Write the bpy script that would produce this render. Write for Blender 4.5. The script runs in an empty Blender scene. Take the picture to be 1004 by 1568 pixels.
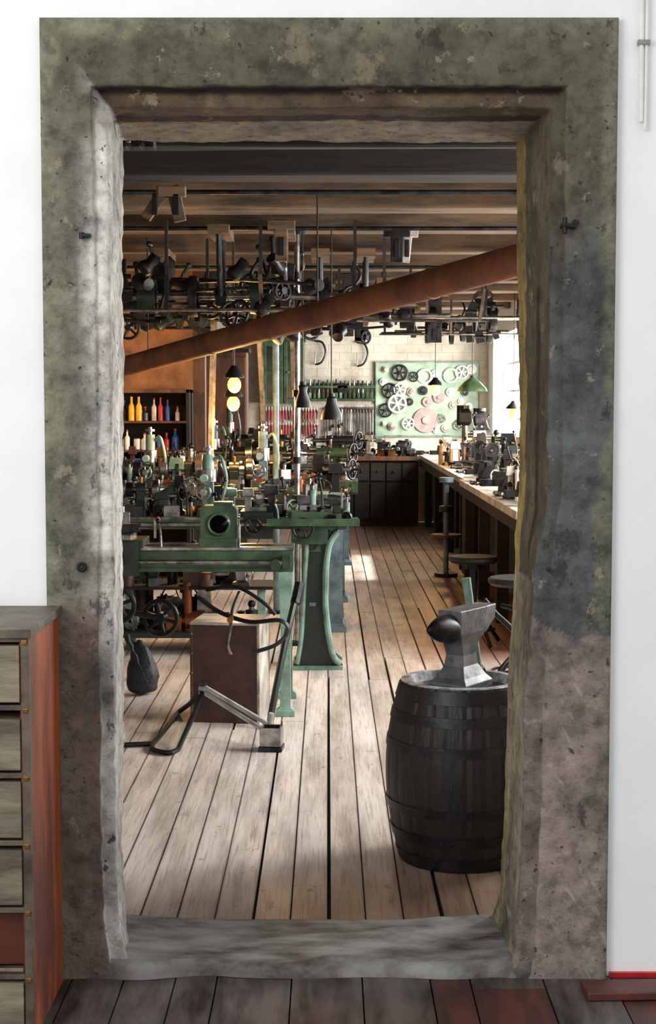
import bpy,bmesh,math,random
from mathutils import Vector,Matrix,noise,Euler
random.seed(7)
R=random.uniform
sc=bpy.context.scene
sc.view_settings.view_transform='Standard'
# ---------------- materials ----------------
def lin(c):
    o=[]
    for v in c[:3]:
        v=v/255.0
        o.append(v/12.92 if v<=.04045 else ((v+.055)/1.055)**2.4)
    return (o[0],o[1],o[2],1)
def mk(name,c1,c2=None,rough=.6,metal=0,scale=8,bump=.15,stretch=(1,1,1),lo=.38,hi=.62,dist=.01,fine=True):
    m=bpy.data.materials.new(name);m.use_nodes=True
    nt=m.node_tree;N=nt.nodes;L=nt.links
    b=N['Principled BSDF'];b.inputs['Roughness'].default_value=rough;b.inputs['Metallic'].default_value=metal
    tc=N.new('ShaderNodeTexCoord');mp=N.new('ShaderNodeMapping');mp.inputs['Scale'].default_value=stretch
    L.new(tc.outputs['Object'],mp.inputs[0])
    n=N.new('ShaderNodeTexNoise');n.inputs['Scale'].default_value=scale;n.inputs['Detail'].default_value=6;n.inputs['Roughness'].default_value=.65
    L.new(mp.outputs[0],n.inputs[0])
    cr=N.new('ShaderNodeValToRGB');cr.color_ramp.elements[0].position=lo;cr.color_ramp.elements[1].position=hi
    cr.color_ramp.elements[0].color=lin(c1);cr.color_ramp.elements[1].color=lin(c2 or c1)
    L.new(n.outputs[0],cr.inputs[0]);L.new(cr.outputs[0],b.inputs['Base Color'])
    if bump:
        bp=N.new('ShaderNodeBump');bp.inputs['Strength'].default_value=bump;bp.inputs['Distance'].default_value=dist
        n2=N.new('ShaderNodeTexNoise');n2.inputs['Scale'].default_value=scale*3;n2.inputs['Detail'].default_value=5
        L.new(mp.outputs[0],n2.inputs[0]);L.new(n2.outputs[0],bp.inputs['Height']);L.new(bp.outputs[0],b.inputs['Normal'])
    return m
def glow(name,c,s):
    m=bpy.data.materials.new(name);m.use_nodes=True
    b=m.node_tree.nodes['Principled BSDF'];b.inputs['Base Color'].default_value=lin(c)
    b.inputs['Emission Color'].default_value=lin(c);b.inputs['Emission Strength'].default_value=s
    return m
plaster=mk('white_plaster',(241,241,241),(247,247,247),.9,scale=3,bump=.2,dist=.008)
dimwall=mk('dim_plaster',(140,128,112),(110,98,86),.9,scale=3,bump=.2)  # for the unseen left wall, coloured dark to cut bounced light
def brickmat():
    m=mk('whitewashed_brick',(216,209,192),(158,148,132),.9,scale=2.2,bump=0,lo=.42,hi=.75)
    nt=m.node_tree;N=nt.nodes;L=nt.links;b=N['Principled BSDF']
    tc=N.new('ShaderNodeTexCoord');s=N.new('ShaderNodeSeparateXYZ');c=N.new('ShaderNodeCombineXYZ')
    L.new(tc.outputs['Object'],s.inputs[0]);L.new(s.outputs[0],c.inputs[0]);L.new(s.outputs[2],c.inputs[1])
    br=N.new('ShaderNodeTexBrick');br.inputs['Scale'].default_value=1;br.inputs['Brick Width'].default_value=.28;br.inputs['Row Height'].default_value=.1
    br.inputs['Mortar Size'].default_value=.008;br.inputs['Mortar Smooth'].default_value=.8
    L.new(c.outputs[0],br.inputs[0])
    mx=N.new('ShaderNodeMixRGB');mx.blend_type='MULTIPLY';mx.inputs[2].default_value=(.95,.92,.89,1)
    src=b.inputs['Base Color'].links[0].from_socket
    L.new(src,mx.inputs[1]);L.new(br.outputs['Fac'],mx.inputs[0]);L.new(mx.outputs[0],b.inputs['Base Color'])
    n2=N.new('ShaderNodeTexNoise');n2.inputs['Scale'].default_value=9;n2.inputs['Detail'].default_value=6;L.new(tc.outputs['Object'],n2.inputs[0])
    sb=N.new('ShaderNodeMath');sb.operation='MULTIPLY_ADD';L.new(br.outputs['Fac'],sb.inputs[0]);sb.inputs[1].default_value=-.22;L.new(n2.outputs[0],sb.inputs[2])
    bp=N.new('ShaderNodeBump');bp.inputs['Strength'].default_value=.6;bp.inputs['Distance'].default_value=.02
    L.new(sb.outputs[0],bp.inputs['Height']);L.new(bp.outputs[0],b.inputs['Normal'])
    return m
brick=brickmat()
ochre_wall=mk('ochre_wall',(178,128,88),(120,84,56),.9,scale=3)
timber=mk('old_timber',(122,97,72),(56,43,33),.8,scale=6,stretch=(.25,1.6,1.6),bump=.6,lo=.35,hi=.65)
timber_d=mk('dark_timber',(44,35,29),(24,20,17),.85,scale=6,stretch=(.25,1.6,1.6),bump=.5)
ceilm=mk('ceiling_boards',(52,43,35),(28,23,19),.9,scale=5,stretch=(1.5,.3,1))
rust=mk('rusty_pipe',(146,86,54),(74,46,36),.65,scale=3.2,bump=.3,lo=.35,hi=.68)
green=mk('machine_green',(72,98,66),(38,56,40),.35,scale=9,bump=.1)
green_d=mk('dark_machine_green',(34,48,36),(22,30,26),.35,scale=9,bump=.1)
teal=mk('pale_teal_paint',(142,170,156),(84,110,98),.45,scale=7,bump=.1)
bluegrey=mk('blue_grey_paint',(112,136,146),(66,84,94),.45,scale=7,bump=.1)
steel=mk('bright_steel',(186,184,182),(104,101,98),.28,.95,scale=12,bump=.05)
steel_d=mk('dark_steel',(74,74,76),(34,33,33),.38,.8,scale=12,bump=.15)
iron=mk('black_iron',(32,32,34),(15,15,16),.45,.4,scale=14,bump=.2)
brass=mk('brass',(180,134,70),(130,90,44),.3,.9,scale=10,bump=.05)
copper=mk('copper',(170,98,64),(124,68,44),.35,.8,scale=10,bump=.05)
blackwood=mk('black_barrel_wood',(34,28,26),(15,12,12),.5,scale=9,stretch=(2,2,.3),bump=.5)
brownwood=mk('brown_wood',(108,68,44),(60,39,27),.6,scale=8,stretch=(1,1,.3),bump=.3)
redwood=mk('red_brown_board',(78,42,37),(54,30,28),.45,scale=12,bump=.1)
cabside=mk('stained_wood',(176,88,46),(92,42,26),.45,scale=5,stretch=(1,1,.25),bump=.3)
drawerm=mk('grey_drawer_wood',(140,130,108),(84,76,62),.55,scale=8,stretch=(.4,1,2),bump=.3)
cabfr=mk('cabinet_frame_wood',(104,92,76),(60,50,42),.5,scale=8,bump=.3)
palewood=mk('pale_wood',(190,160,120),(140,112,82),.6,scale=8,bump=.2)
greywood=mk('pale_bench_top',(212,204,194),(140,130,120),.4,scale=6,bump=.2)
white=mk('white_paint',(236,236,232),(214,214,208),.5,scale=6,bump=.05)
tubem=mk('pale_grey_tube',(214,214,212),(150,150,150),.35,scale=10,bump=.05)
red=mk('red_paint',(190,40,44),(150,28,34),.4,scale=8,bump=.05)
yellow=mk('yellow_paint',(226,176,40),(196,146,30),.4,scale=8,bump=.05)
blue=mk('blue_paint',(40,84,168),(30,66,140),.4,scale=8,bump=.05)
boardgreen=mk('board_green',(176,196,170),(132,156,132),.5,scale=4,bump=.05)
pinkm=mk('pinkish_disc',(176,158,150),(150,130,124),.6,scale=6,bump=.05)
belt_m=mk('leather_belt',(166,154,132),(94,82,68),.6,scale=9,bump=.1)
leather=mk('black_cloth',(34,34,38),(18,18,20),.6,scale=14,bump=.6)
dark=mk('dark_recess',(30,24,20),(16,13,12),.8,scale=4,bump=0)
redfloor=mk('dark_red_board',(96,44,36),(58,34,30),.5,scale=6,bump=.3)
glassd=mk('dark_glass',(60,72,60),(30,38,32),.15,scale=3,bump=0)
bulbm=glow('warm_bulb',(255,176,70),7)
# ---------------- mesh builder ----------------
class MB:
    def __init__(s,name,bev=0,origin=True):
        s.name=name;s.bm=bmesh.new();s.mats=[];s.bev=bev;s.origin=origin;s.T=Matrix()
    def mi(s,m):
        if m not in s.mats:s.mats.append(m)
        return s.mats.index(m)
    def add(s,vs,fs,mat,smooth=False):
        v=[s.bm.verts.new(s.T@Vector(p)) for p in vs];i=s.mi(mat)
        for f in fs:
            try:
                fc=s.bm.faces.new([v[k] for k in f]);fc.material_index=i;fc.smooth=smooth
            except Exception:pass
        return v
    def box(s,x0,x1,y0,y1,z0,z1,mat):
        s.add([(x0,y0,z0),(x1,y0,z0),(x1,y1,z0),(x0,y1,z0),(x0,y0,z1),(x1,y0,z1),(x1,y1,z1),(x0,y1,z1)],
              [(0,3,2,1),(4,5,6,7),(0,1,5,4),(1,2,6,5),(2,3,7,6),(3,0,4,7)],mat)
    def boxc(s,c,sz,mat,rot=(0,0,0)):
        M=Matrix.Translation(Vector(c))@Euler(rot).to_matrix().to_4x4();o=s.T;s.T=o@M
        a,b,d=sz[0]/2,sz[1]/2,sz[2]/2;s.box(-a,a,-b,b,-d,d,mat);s.T=o
    def rev(s,prof,org,axis,mat,seg=20,smooth=True):
        ax=Vector(axis).normalized();q=Vector((0,0,1)).rotation_difference(ax);org=Vector(org)
        vs=[];rings=[]
        for r,h in prof:
            if abs(r)<1e-6:
                rings.append([len(vs)]);vs.append(org+q@Vector((0,0,h)))
            else:
                ring=[]
                for i in range(seg):
                    a=2*math.pi*i/seg;ring.append(len(vs));vs.append(org+q@Vector((r*math.cos(a),r*math.sin(a),h)))
                rings.append(ring)
        fs=[]
        for A,B in zip(rings[:-1],rings[1:]):
            for i in range(seg):
                j=(i+1)%seg
                if len(A)==1 and len(B)==1:continue
                if len(A)==1:fs.append((A[0],B[j],B[i]))
                elif len(B)==1:fs.append((A[i],A[j],B[0]))
                else:fs.append((A[i],A[j],B[j],B[i]))
        s.add(vs,fs,mat,smooth)
    def cyl(s,p0,p1,r,mat,r1=None,seg=14):
        p0=Vector(p0);p1=Vector(p1);d=p1-p0;h=d.length
        if h<1e-6:return
        r1=r if r1 is None else r1
        s.rev([(0,0),(r,0),(r1,h),(0,h)],p0,d,mat,seg)
    def ring(s,c,axis,R,r,mat,w=None,seg=28):
        w=w or r
        k=[(R+r*math.cos(a),w*math.sin(a)) for a in [2*math.pi*i/8 for i in range(9)]]
        s.rev(k,c,axis,mat,seg)
    def wheel(s,c,axis,Rr,mat,sp=5,rim=.01,hub=.02,w=None,hm=None):
        c=Vector(c);ax=Vector(axis).normalized()
        s.ring(c,ax,Rr-rim,rim,mat,w)
        s.cyl(c-ax*hub,c+ax*hub,hub,hm or mat)
        u=ax.orthogonal().normalized();v=ax.cross(u);off=R(0,3)
        for i in range(sp):
            a=off+2*math.pi*i/sp;d=u*math.cos(a)+v*math.sin(a)
            s.cyl(c,c+d*(Rr-rim),rim*.8,mat,seg=8)
    def gear(s,c,axis,Rr,mat,w=.02,n=24):
        c=Vector(c);ax=Vector(axis).normalized()
        s.rev([(Rr*.25,-w*.8),(Rr*.3,-w*.8),(Rr*.32,-w*.3),(Rr*.78,-w*.3),(Rr*.8,-w*.5),(Rr,-w*.5),(Rr,w*.5),(Rr*.3,w*.5),(0,w*.5)],c,ax,mat,n)
        u=ax.orthogonal().normalized();v=ax.cross(u)
        for i in range(n):
            a=2*math.pi*i/n;d=u*math.cos(a)+v*math.sin(a);t=ax.cross(d)
            p=c+d*Rr*1.03;h=Rr*.06
            vs=[p+d*(sx*h)+t*(sy*h*.8)+ax*(sz*w*.5) for sx in(-1,1) for sy in(-1,1) for sz in(-1,1)]
            s.add(vs,[(0,1,3,2),(4,6,7,5),(0,4,5,1),(2,3,7,6),(1,5,7,3),(0,2,6,4)],mat)
    def sph(s,c,r,mat,sc3=(1,1,1),seg=14):
        o=s.T;s.T=o@Matrix.Translation(Vector(c))@Matrix.Diagonal((*sc3,1))
        n=8;s.rev([(r*math.sin(math.pi*i/n),-r*math.cos(math.pi*i/n)) for i in range(n+1)],(0,0,0),(0,0,1),mat,seg);s.T=o
    def tube(s,pts,r,mat,seg=8,sm=True,r_end=None,flat=None):
        P=[Vector(p) for p in pts]
        if sm and len(P)>2:
            Q=[P[0]]
            for i in range(len(P)-1):
                a=P[max(i-1,0)];b=P[i];c=P[i+1];d=P[min(i+2,len(P)-1)]
                for k in range(1,7):
                    t=k/6;Q.append(.5*((2*b)+(c-a)*t+(2*a-5*b+4*c-d)*t*t+(3*b-a-3*c+d)*t**3))
            P=Q
        vs=[];fs=[];up=None;n=len(P)
        for i,p in enumerate(P):
            t=(P[min(i+1,n-1)]-P[max(i-1,0)]).normalized()
            if up is None:up=t.orthogonal().normalized()
            up=(up-t*up.dot(t)).normalized();sd=t.cross(up)
            rr=r if r_end is None else r+(r_end-r)*i/(n-1)
            for k in range(seg):
                a=2*math.pi*k/seg;vs.append(p+up*rr*math.cos(a)+sd*rr*math.sin(a)*(flat or 1))
        for i in range(n-1):
            for k in range(seg):
                j=(k+1)%seg;fs.append((i*seg+k,i*seg+j,(i+1)*seg+j,(i+1)*seg+k))
        fs.append(tuple(range(seg)));fs.append(tuple((n-1)*seg+k for k in range(seg)))
        s.add(vs,fs,mat,True)
    def belt(s,p0,p1,w,t,mat,wdir=(1,0,0)):
        p0=Vector(p0);p1=Vector(p1);d=(p1-p0).normalized();wv=Vector(wdir)*w/2;tv=d.cross(Vector(wdir)).normalized()*t/2
        vs=[p+a*wv+b*tv for p in(p0,p1) for a,b in((-1,-1),(1,-1),(1,1),(-1,1))]
        s.add(vs,[(0,3,2,1),(4,5,6,7),(0,1,5,4),(1,2,6,5),(2,3,7,6),(3,0,4,7)],mat)
    def loft(s,sec,mat,smooth=False):
        vs=[];fs=[]
        for z,cx,cy,lx,ly in sec:
            vs+=[(cx-lx/2,cy-ly/2,z),(cx+lx/2,cy-ly/2,z),(cx+lx/2,cy+ly/2,z),(cx-lx/2,cy+ly/2,z)]
        n=len(sec)
        for i in range(n-1):
            for k in range(4):
                j=(k+1)%4;fs.append((i*4+k,i*4+j,i*4+4+j,i*4+4+k))
        fs.append((3,2,1,0));fs.append((n*4-4,n*4-3,n*4-2,n*4-1));s.add(vs,fs,mat,smooth)
    def prism(s,poly,ax,a0,a1,mat):
        def P(u,v,a):
            return (u,a,v) if ax=='y' else ((a,u,v) if ax=='x' else (u,v,a))
        n=len(poly);vs=[P(u,v,a0) for u,v in poly]+[P(u,v,a1) for u,v in poly]
        fs=[tuple(range(n)),tuple(range(2*n-1,n-1,-1))]+[(i,(i+1)%n,n+(i+1)%n,n+i) for i in range(n)]
        s.add(vs,fs,mat)
    def done(s,norm=True):
        bm=s.bm
        if norm:bmesh.ops.recalc_face_normals(bm,faces=bm.faces)
        for e in bm.edges:
            if len(e.link_faces)==2 and e.calc_face_angle(0)>.65:e.smooth=False
        loc=Vector((0,0,0))
        if s.origin:
            xs=[v.co for v in bm.verts]
            mn=Vector([min(v[i] for v in xs) for i in range(3)]);mx=Vector([max(v[i] for v in xs) for i in range(3)])
            loc=Vector(((mn.x+mx.x)/2,(mn.y+mx.y)/2,mn.z))
            bmesh.ops.translate(bm,verts=bm.verts,vec=-loc)
        me=bpy.data.meshes.new(s.name);bm.to_mesh(me);bm.free()
        for m in s.mats:me.materials.append(m)
        ob=bpy.data.objects.new(s.name,me);ob.location=loc;sc.collection.objects.link(ob)
        if s.bev:
            md=ob.modifiers.new('bevel','BEVEL');md.width=s.bev;md.segments=2;md.limit_method='ANGLE';md.angle_limit=.7
        return ob
YF,YB=3.80,4.22
XL,XR,YE,ZC=-3.2,1.98,19.0,2.76
# ---------------- room shell ----------------
w=MB('wall_front',origin=False)
w.box(-3.4,-.70,YF,YB,0,3.0,plaster);w.box(.705,3.0,YF,YB,0,3.0,plaster);w.box(-.70,.705,YF,YB,2.388,3.0,plaster)
w.done()
w=MB('wall_back',origin=False);w.box(XL,XR+.3,YE,YE+.3,0,ZC,brick);w.done()
w=MB('wall_left',origin=False);w.box(XL-.2,XL,YB,YE+.3,0,ZC,dimwall);w.done()
wins=[(5.6,7.0),(8.0,9.4),(10.6,12.4),(13.4,14.8),(15.7,18.4)]
w=MB('wall_right',origin=False)
z0,z1=.98,2.25
w.box(XR,XR+.3,YB,YE,0,z0,plaster);w.box(XR,XR+.3,YB,YE,z1,ZC,plaster)
py=YB
for a,b in wins+[(YE,YE)]:
    if a>py:w.box(XR,XR+.3,py,a,z0,z1,plaster)
    py=b
w.done()
for i,(a,b) in enumerate(wins):
    m=MB('window_%d'%(i+1))
    n=max(2,round((b-a)/.45));x0,x1=XR+.14,XR+.18
    m.box(x0-.02,x1+.02,a+.002,a+.05,z0+.002,z1-.002,white);m.box(x0-.02,x1+.02,b-.05,b-.002,z0+.002,z1-.002,white)
    m.box(x0-.02,x1+.02,a+.05,b-.05,z0+.002,z0+.05,white);m.box(x0-.02,x1+.02,a+.05,b-.05,z1-.05,z1-.002,white)
    for k in range(1,n):
        y=a+(b-a)*k/n;m.box(x0,x1,y-.018,y+.018,z0+.05,z1-.05,white)
    for k in range(1,4):
        z=z0+(z1-z0)*k/4;m.box(x0+.005,x1-.005,a+.05,b-.05,z-.012,z+.012,white)
    m.done()
    l=bpy.data.lights.new('daylight_%d'%(i+1),'AREA');l.shape='RECTANGLE';l.size=z1-z0+.3;l.size_y=b-a+.3
    l.energy=[300,265,285,210,450][i];l.color=(1,.985,.96)
    o=bpy.data.objects.new('daylight_%d'%(i+1),l);o.location=(XR+.55,(a+b)/2,(z0+z1)/2+.15);o.rotation_euler=(0,math.radians(79),0);sc.collection.objects.link(o)
l=bpy.data.lights.new('low_sun_beam','SPOT');l.energy=11000;l.color=(1,.97,.92);l.spot_size=math.radians(26);l.spot_blend=.8;l.shadow_soft_size=.25
o=bpy.data.objects.new('low_sun_beam',l);o.location=(4.1,14.6,4.35);sc.collection.objects.link(o)
o.rotation_euler=(Vector((.35,13.7,0))-o.location).to_track_quat('-Z','Y').to_euler()
w=MB('wall_partition',origin=False);w.box(XL,-1.12,13.0,13.12,0,ZC,ochre_wall);w.done()
w=MB('ceiling',origin=False);w.box(XL-.2,XR+.3,YB,YE+.3,ZC,ZC+.1,ceilm);w.done()
# workshop floor
fm=mk('worn_floorboards',(238,229,220),(150,134,121),.42,scale=3.2,stretch=(3,.35,1),bump=.35,lo=.43,hi=.78)
nt=fm.node_tree;N=nt.nodes;L=nt.links;b=N['Principled BSDF']
tc=N.new('ShaderNodeTexCoord');sp=N.new('ShaderNodeSeparateXYZ');L.new(tc.outputs['Object'],sp.inputs[0])
def math_(op,a,b_=None):
    n=N.new('ShaderNodeMath');n.operation=op
    for i,v in enumerate((a,b_)):
        if v is None:continue
        if isinstance(v,(int,float)):n.inputs[i].default_value=v
        else:L.new(v,n.inputs[i])
    return n.outputs[0]
def mrange(v,a,b_):
    n=N.new('ShaderNodeMapRange');n.interpolation_type='SMOOTHSTEP';L.new(v,n.inputs[0]);n.inputs[1].default_value=a;n.inputs[2].default_value=b_;return n.outputs[0]
nz=N.new('ShaderNodeTexNoise');nz.inputs['Scale'].default_value=1.1;nz.inputs['Detail'].default_value=5;L.new(tc.outputs['Object'],nz.inputs[0])
jit=math_('MULTIPLY',math_('SUBTRACT',nz.outputs[0],.5),1.2)
xx=math_('ADD',sp.outputs[0],math_('MULTIPLY',jit,.5));yy=math_('ADD',sp.outputs[1],math_('MULTIPLY',jit,2.0))
wn=N.new('ShaderNodeTexWhiteNoise');wn.noise_dimensions='1D';L.new(math_('FLOOR',math_('DIVIDE',sp.outputs[0],.107)),wn.inputs['W'])
src=b.inputs['Base Color'].links[0].from_socket
def mix(mode,f,a,c):
    n=N.new('ShaderNodeMixRGB');n.blend_type=mode
    if isinstance(f,(int,float)):n.inputs[0].default_value=f
    else:L.new(f,n.inputs[0])
    L.new(a,n.inputs[1])
    if isinstance(c,tuple):n.inputs[2].default_value=c
    else:L.new(c,n.inputs[2])
    return n.outputs[0]
c=mix('MULTIPLY',math_('MULTIPLY',wn.outputs[0],.5),src,lin((200,182,170)))
kn=N.new('ShaderNodeTexNoise');kn.inputs['Scale'].default_value=14;kn.inputs['Detail'].default_value=8;kn.inputs['Roughness'].default_value=.75
mpk=N.new('ShaderNodeMapping');mpk.inputs['Scale'].default_value=(1,.5,1);L.new(tc.outputs['Object'],mpk.inputs[0]);L.new(mpk.outputs[0],kn.inputs[0])
c=mix('MULTIPLY',math_('MULTIPLY',mrange(kn.outputs[0],.58,.68),.7),c,lin((146,124,108)))
gr=N.new('ShaderNodeTexNoise');gr.inputs['Scale'].default_value=10;gr.inputs['Detail'].default_value=5
mpg=N.new('ShaderNodeMapping');mpg.inputs['Scale'].default_value=(12,.4,1);L.new(tc.outputs['Object'],mpg.inputs[0]);L.new(mpg.outputs[0],gr.inputs[0])
c=mix('MULTIPLY',math_('MULTIPLY',mrange(gr.outputs[0],.5,.68),.5),c,lin((184,166,152)))
fr=math_('FRACT',math_('DIVIDE',sp.outputs[0],.107));ed=math_('ABSOLUTE',math_('SUBTRACT',fr,.5))
c=mix('MULTIPLY',math_('MULTIPLY',mrange(ed,.43,.5),.7),c,lin((120,96,80)))
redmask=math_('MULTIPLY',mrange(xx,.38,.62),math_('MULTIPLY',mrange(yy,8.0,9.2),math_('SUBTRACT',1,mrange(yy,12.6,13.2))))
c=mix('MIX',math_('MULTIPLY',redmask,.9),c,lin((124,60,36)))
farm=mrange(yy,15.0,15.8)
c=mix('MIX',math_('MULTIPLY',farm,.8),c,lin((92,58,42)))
shadem=math_('SUBTRACT',1,mrange(math_('ADD',sp.outputs[1],math_('MULTIPLY',sp.outputs[0],-.8)),4.1,5.3))  # shade inside the doorway and round the barrel, painted into the boards
c=mix('MULTIPLY',math_('MULTIPLY',shadem,.9),c,lin((134,106,86)))
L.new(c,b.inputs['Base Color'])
f=MB('floor',origin=False)
f.box(XL,XR,YB,YE,-.1,-.02,dark)
k=math.floor(XL/.107)
while k*.107<XR:
    x0=max(k*.107,XL);x1=min(x0+.107,XR);y=YB
    while y<YE:
        e=min(YE,y+R(1.8,4.5));g=R(.0012,.0028);dz=R(-.0015,.001)
        gg=g+(R(.003,.008) if random.random()<.3 else 0)
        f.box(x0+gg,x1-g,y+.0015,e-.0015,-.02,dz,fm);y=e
    k+=1
f.done()
hf=mk('hall_floorboards',(98,90,86),(42,33,30),.5,scale=5,stretch=(2,.4,1),bump=.5)
hf2=mk('hall_floorboards_red',(92,48,40),(52,34,30),.5,scale=5,stretch=(2,.4,1),bump=.5)
f=MB('floor_hall',origin=False);f.box(-3.4,3,-2.5,YB-.01,-.1,-.02,dark)
xs=[-3.4]
while xs[-1]<3:xs.append(xs[-1]+R(.1,.2))
for a,b_ in zip(xs[:-1],xs[1:]):
    y=-2.5;
    while y<YF+.02:
        e=min(YF+.03,y+R(1.5,3))
        f.box(a+.002,b_-.002,y+.002,e,-.02,R(-.002,.001),hf2 if random.random()<.35 else hf);y=e
f.done()
# ---------------- stone door frame ----------------
stone=bpy.data.materials.new('weathered_sandstone');stone.use_nodes=True
nt=stone.node_tree;N=nt.nodes;L=nt.links;b=N['Principled BSDF'];b.inputs['Roughness'].default_value=.85
at=N.new('ShaderNodeAttribute');at.attribute_name='zone'
tc=N.new('ShaderNodeTexCoord')
def nzz(s,d=8,r=.6,st=None,rot=None):
    n=N.new('ShaderNodeTexNoise');n.inputs['Scale'].default_value=s;n.inputs['Detail'].default_value=d;n.inputs['Roughness'].default_value=r
    if st:
        src_=tc.outputs['Object']
        if rot:
            m0=N.new('ShaderNodeMapping');m0.inputs['Rotation'].default_value=rot;L.new(src_,m0.inputs[0]);src_=m0.outputs[0]
        mp=N.new('ShaderNodeMapping');mp.inputs['Scale'].default_value=st;L.new(src_,mp.inputs[0]);L.new(mp.outputs[0],n.inputs[0])
    else:L.new(tc.outputs['Object'],n.inputs[0])
    return n.outputs[0]
def ramp(v,stops):
    r=N.new('ShaderNodeValToRGB')
    while len(r.color_ramp.elements)<len(stops):r.color_ramp.elements.new(.5)
    for e,(p,cc) in zip(r.color_ramp.elements,stops):e.position=p;e.color=(cc,cc,cc,1)
    L.new(v,r.inputs[0]);return r.outputs[0]
n1=nzz(5,10,.7);n2=nzz(24,8,.7)
c=mix('MULTIPLY',1,at.outputs['Color'],ramp(n1,[(.32,.38),(.5,.88),(.68,1.22)]))
c=mix('MULTIPLY',1,c,ramp(n2,[(.35,.55),(.5,.98),(.65,1.15)]))
c=mix('MIX',ramp(nzz(13,9,.72),[(.0,0),(.61,0),(.63,.5)]),c,lin((172,158,134)))
c=mix('MIX',ramp(nzz(3.2,10,.72),[(.0,0),(.62,0),(.64,.4)]),c,lin((156,138,116)))
c=mix('MIX',ramp(nzz(8,10,.75,(1,1,.6)),[(.0,.75),(.37,.7),(.40,0)]),c,lin((54,46,38)))
c=mix('MIX',ramp(nzz(45,4,.5),[(.0,.8),(.31,.8),(.34,0)]),c,lin((40,34,28)))
sz=N.new('ShaderNodeSeparateXYZ');L.new(tc.outputs['Object'],sz.inputs[0])
lowm=math_('MULTIPLY',math_('SUBTRACT',1,mrange(sz.outputs[2],.72,.9)),mrange(sz.outputs[0],.3,.5))
ch=ramp(nzz(9,4,.6,(5,1,1.0),(0,math.radians(34),0)),[(.0,0),(.56,0),(.66,1)])
brk=ramp(nzz(7,4,.6),[(.0,0),(.48,0),(.56,1)])
c=mix('MIX',math_('MULTIPLY',math_('MULTIPLY',lowm,math_('MULTIPLY',ch,brk)),.4),c,lin((206,196,188)))
L.new(c,b.inputs['Base Color'])
hm=mix('ADD',.6,nzz(28,8,.7),n1)
bp=N.new('ShaderNodeBump');bp.inputs['Strength'].default_value=.95;bp.inputs['Distance'].default_value=.012
L.new(hm,bp.inputs['Height']);L.new(bp.outputs[0],b.inputs['Normal'])
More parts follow.
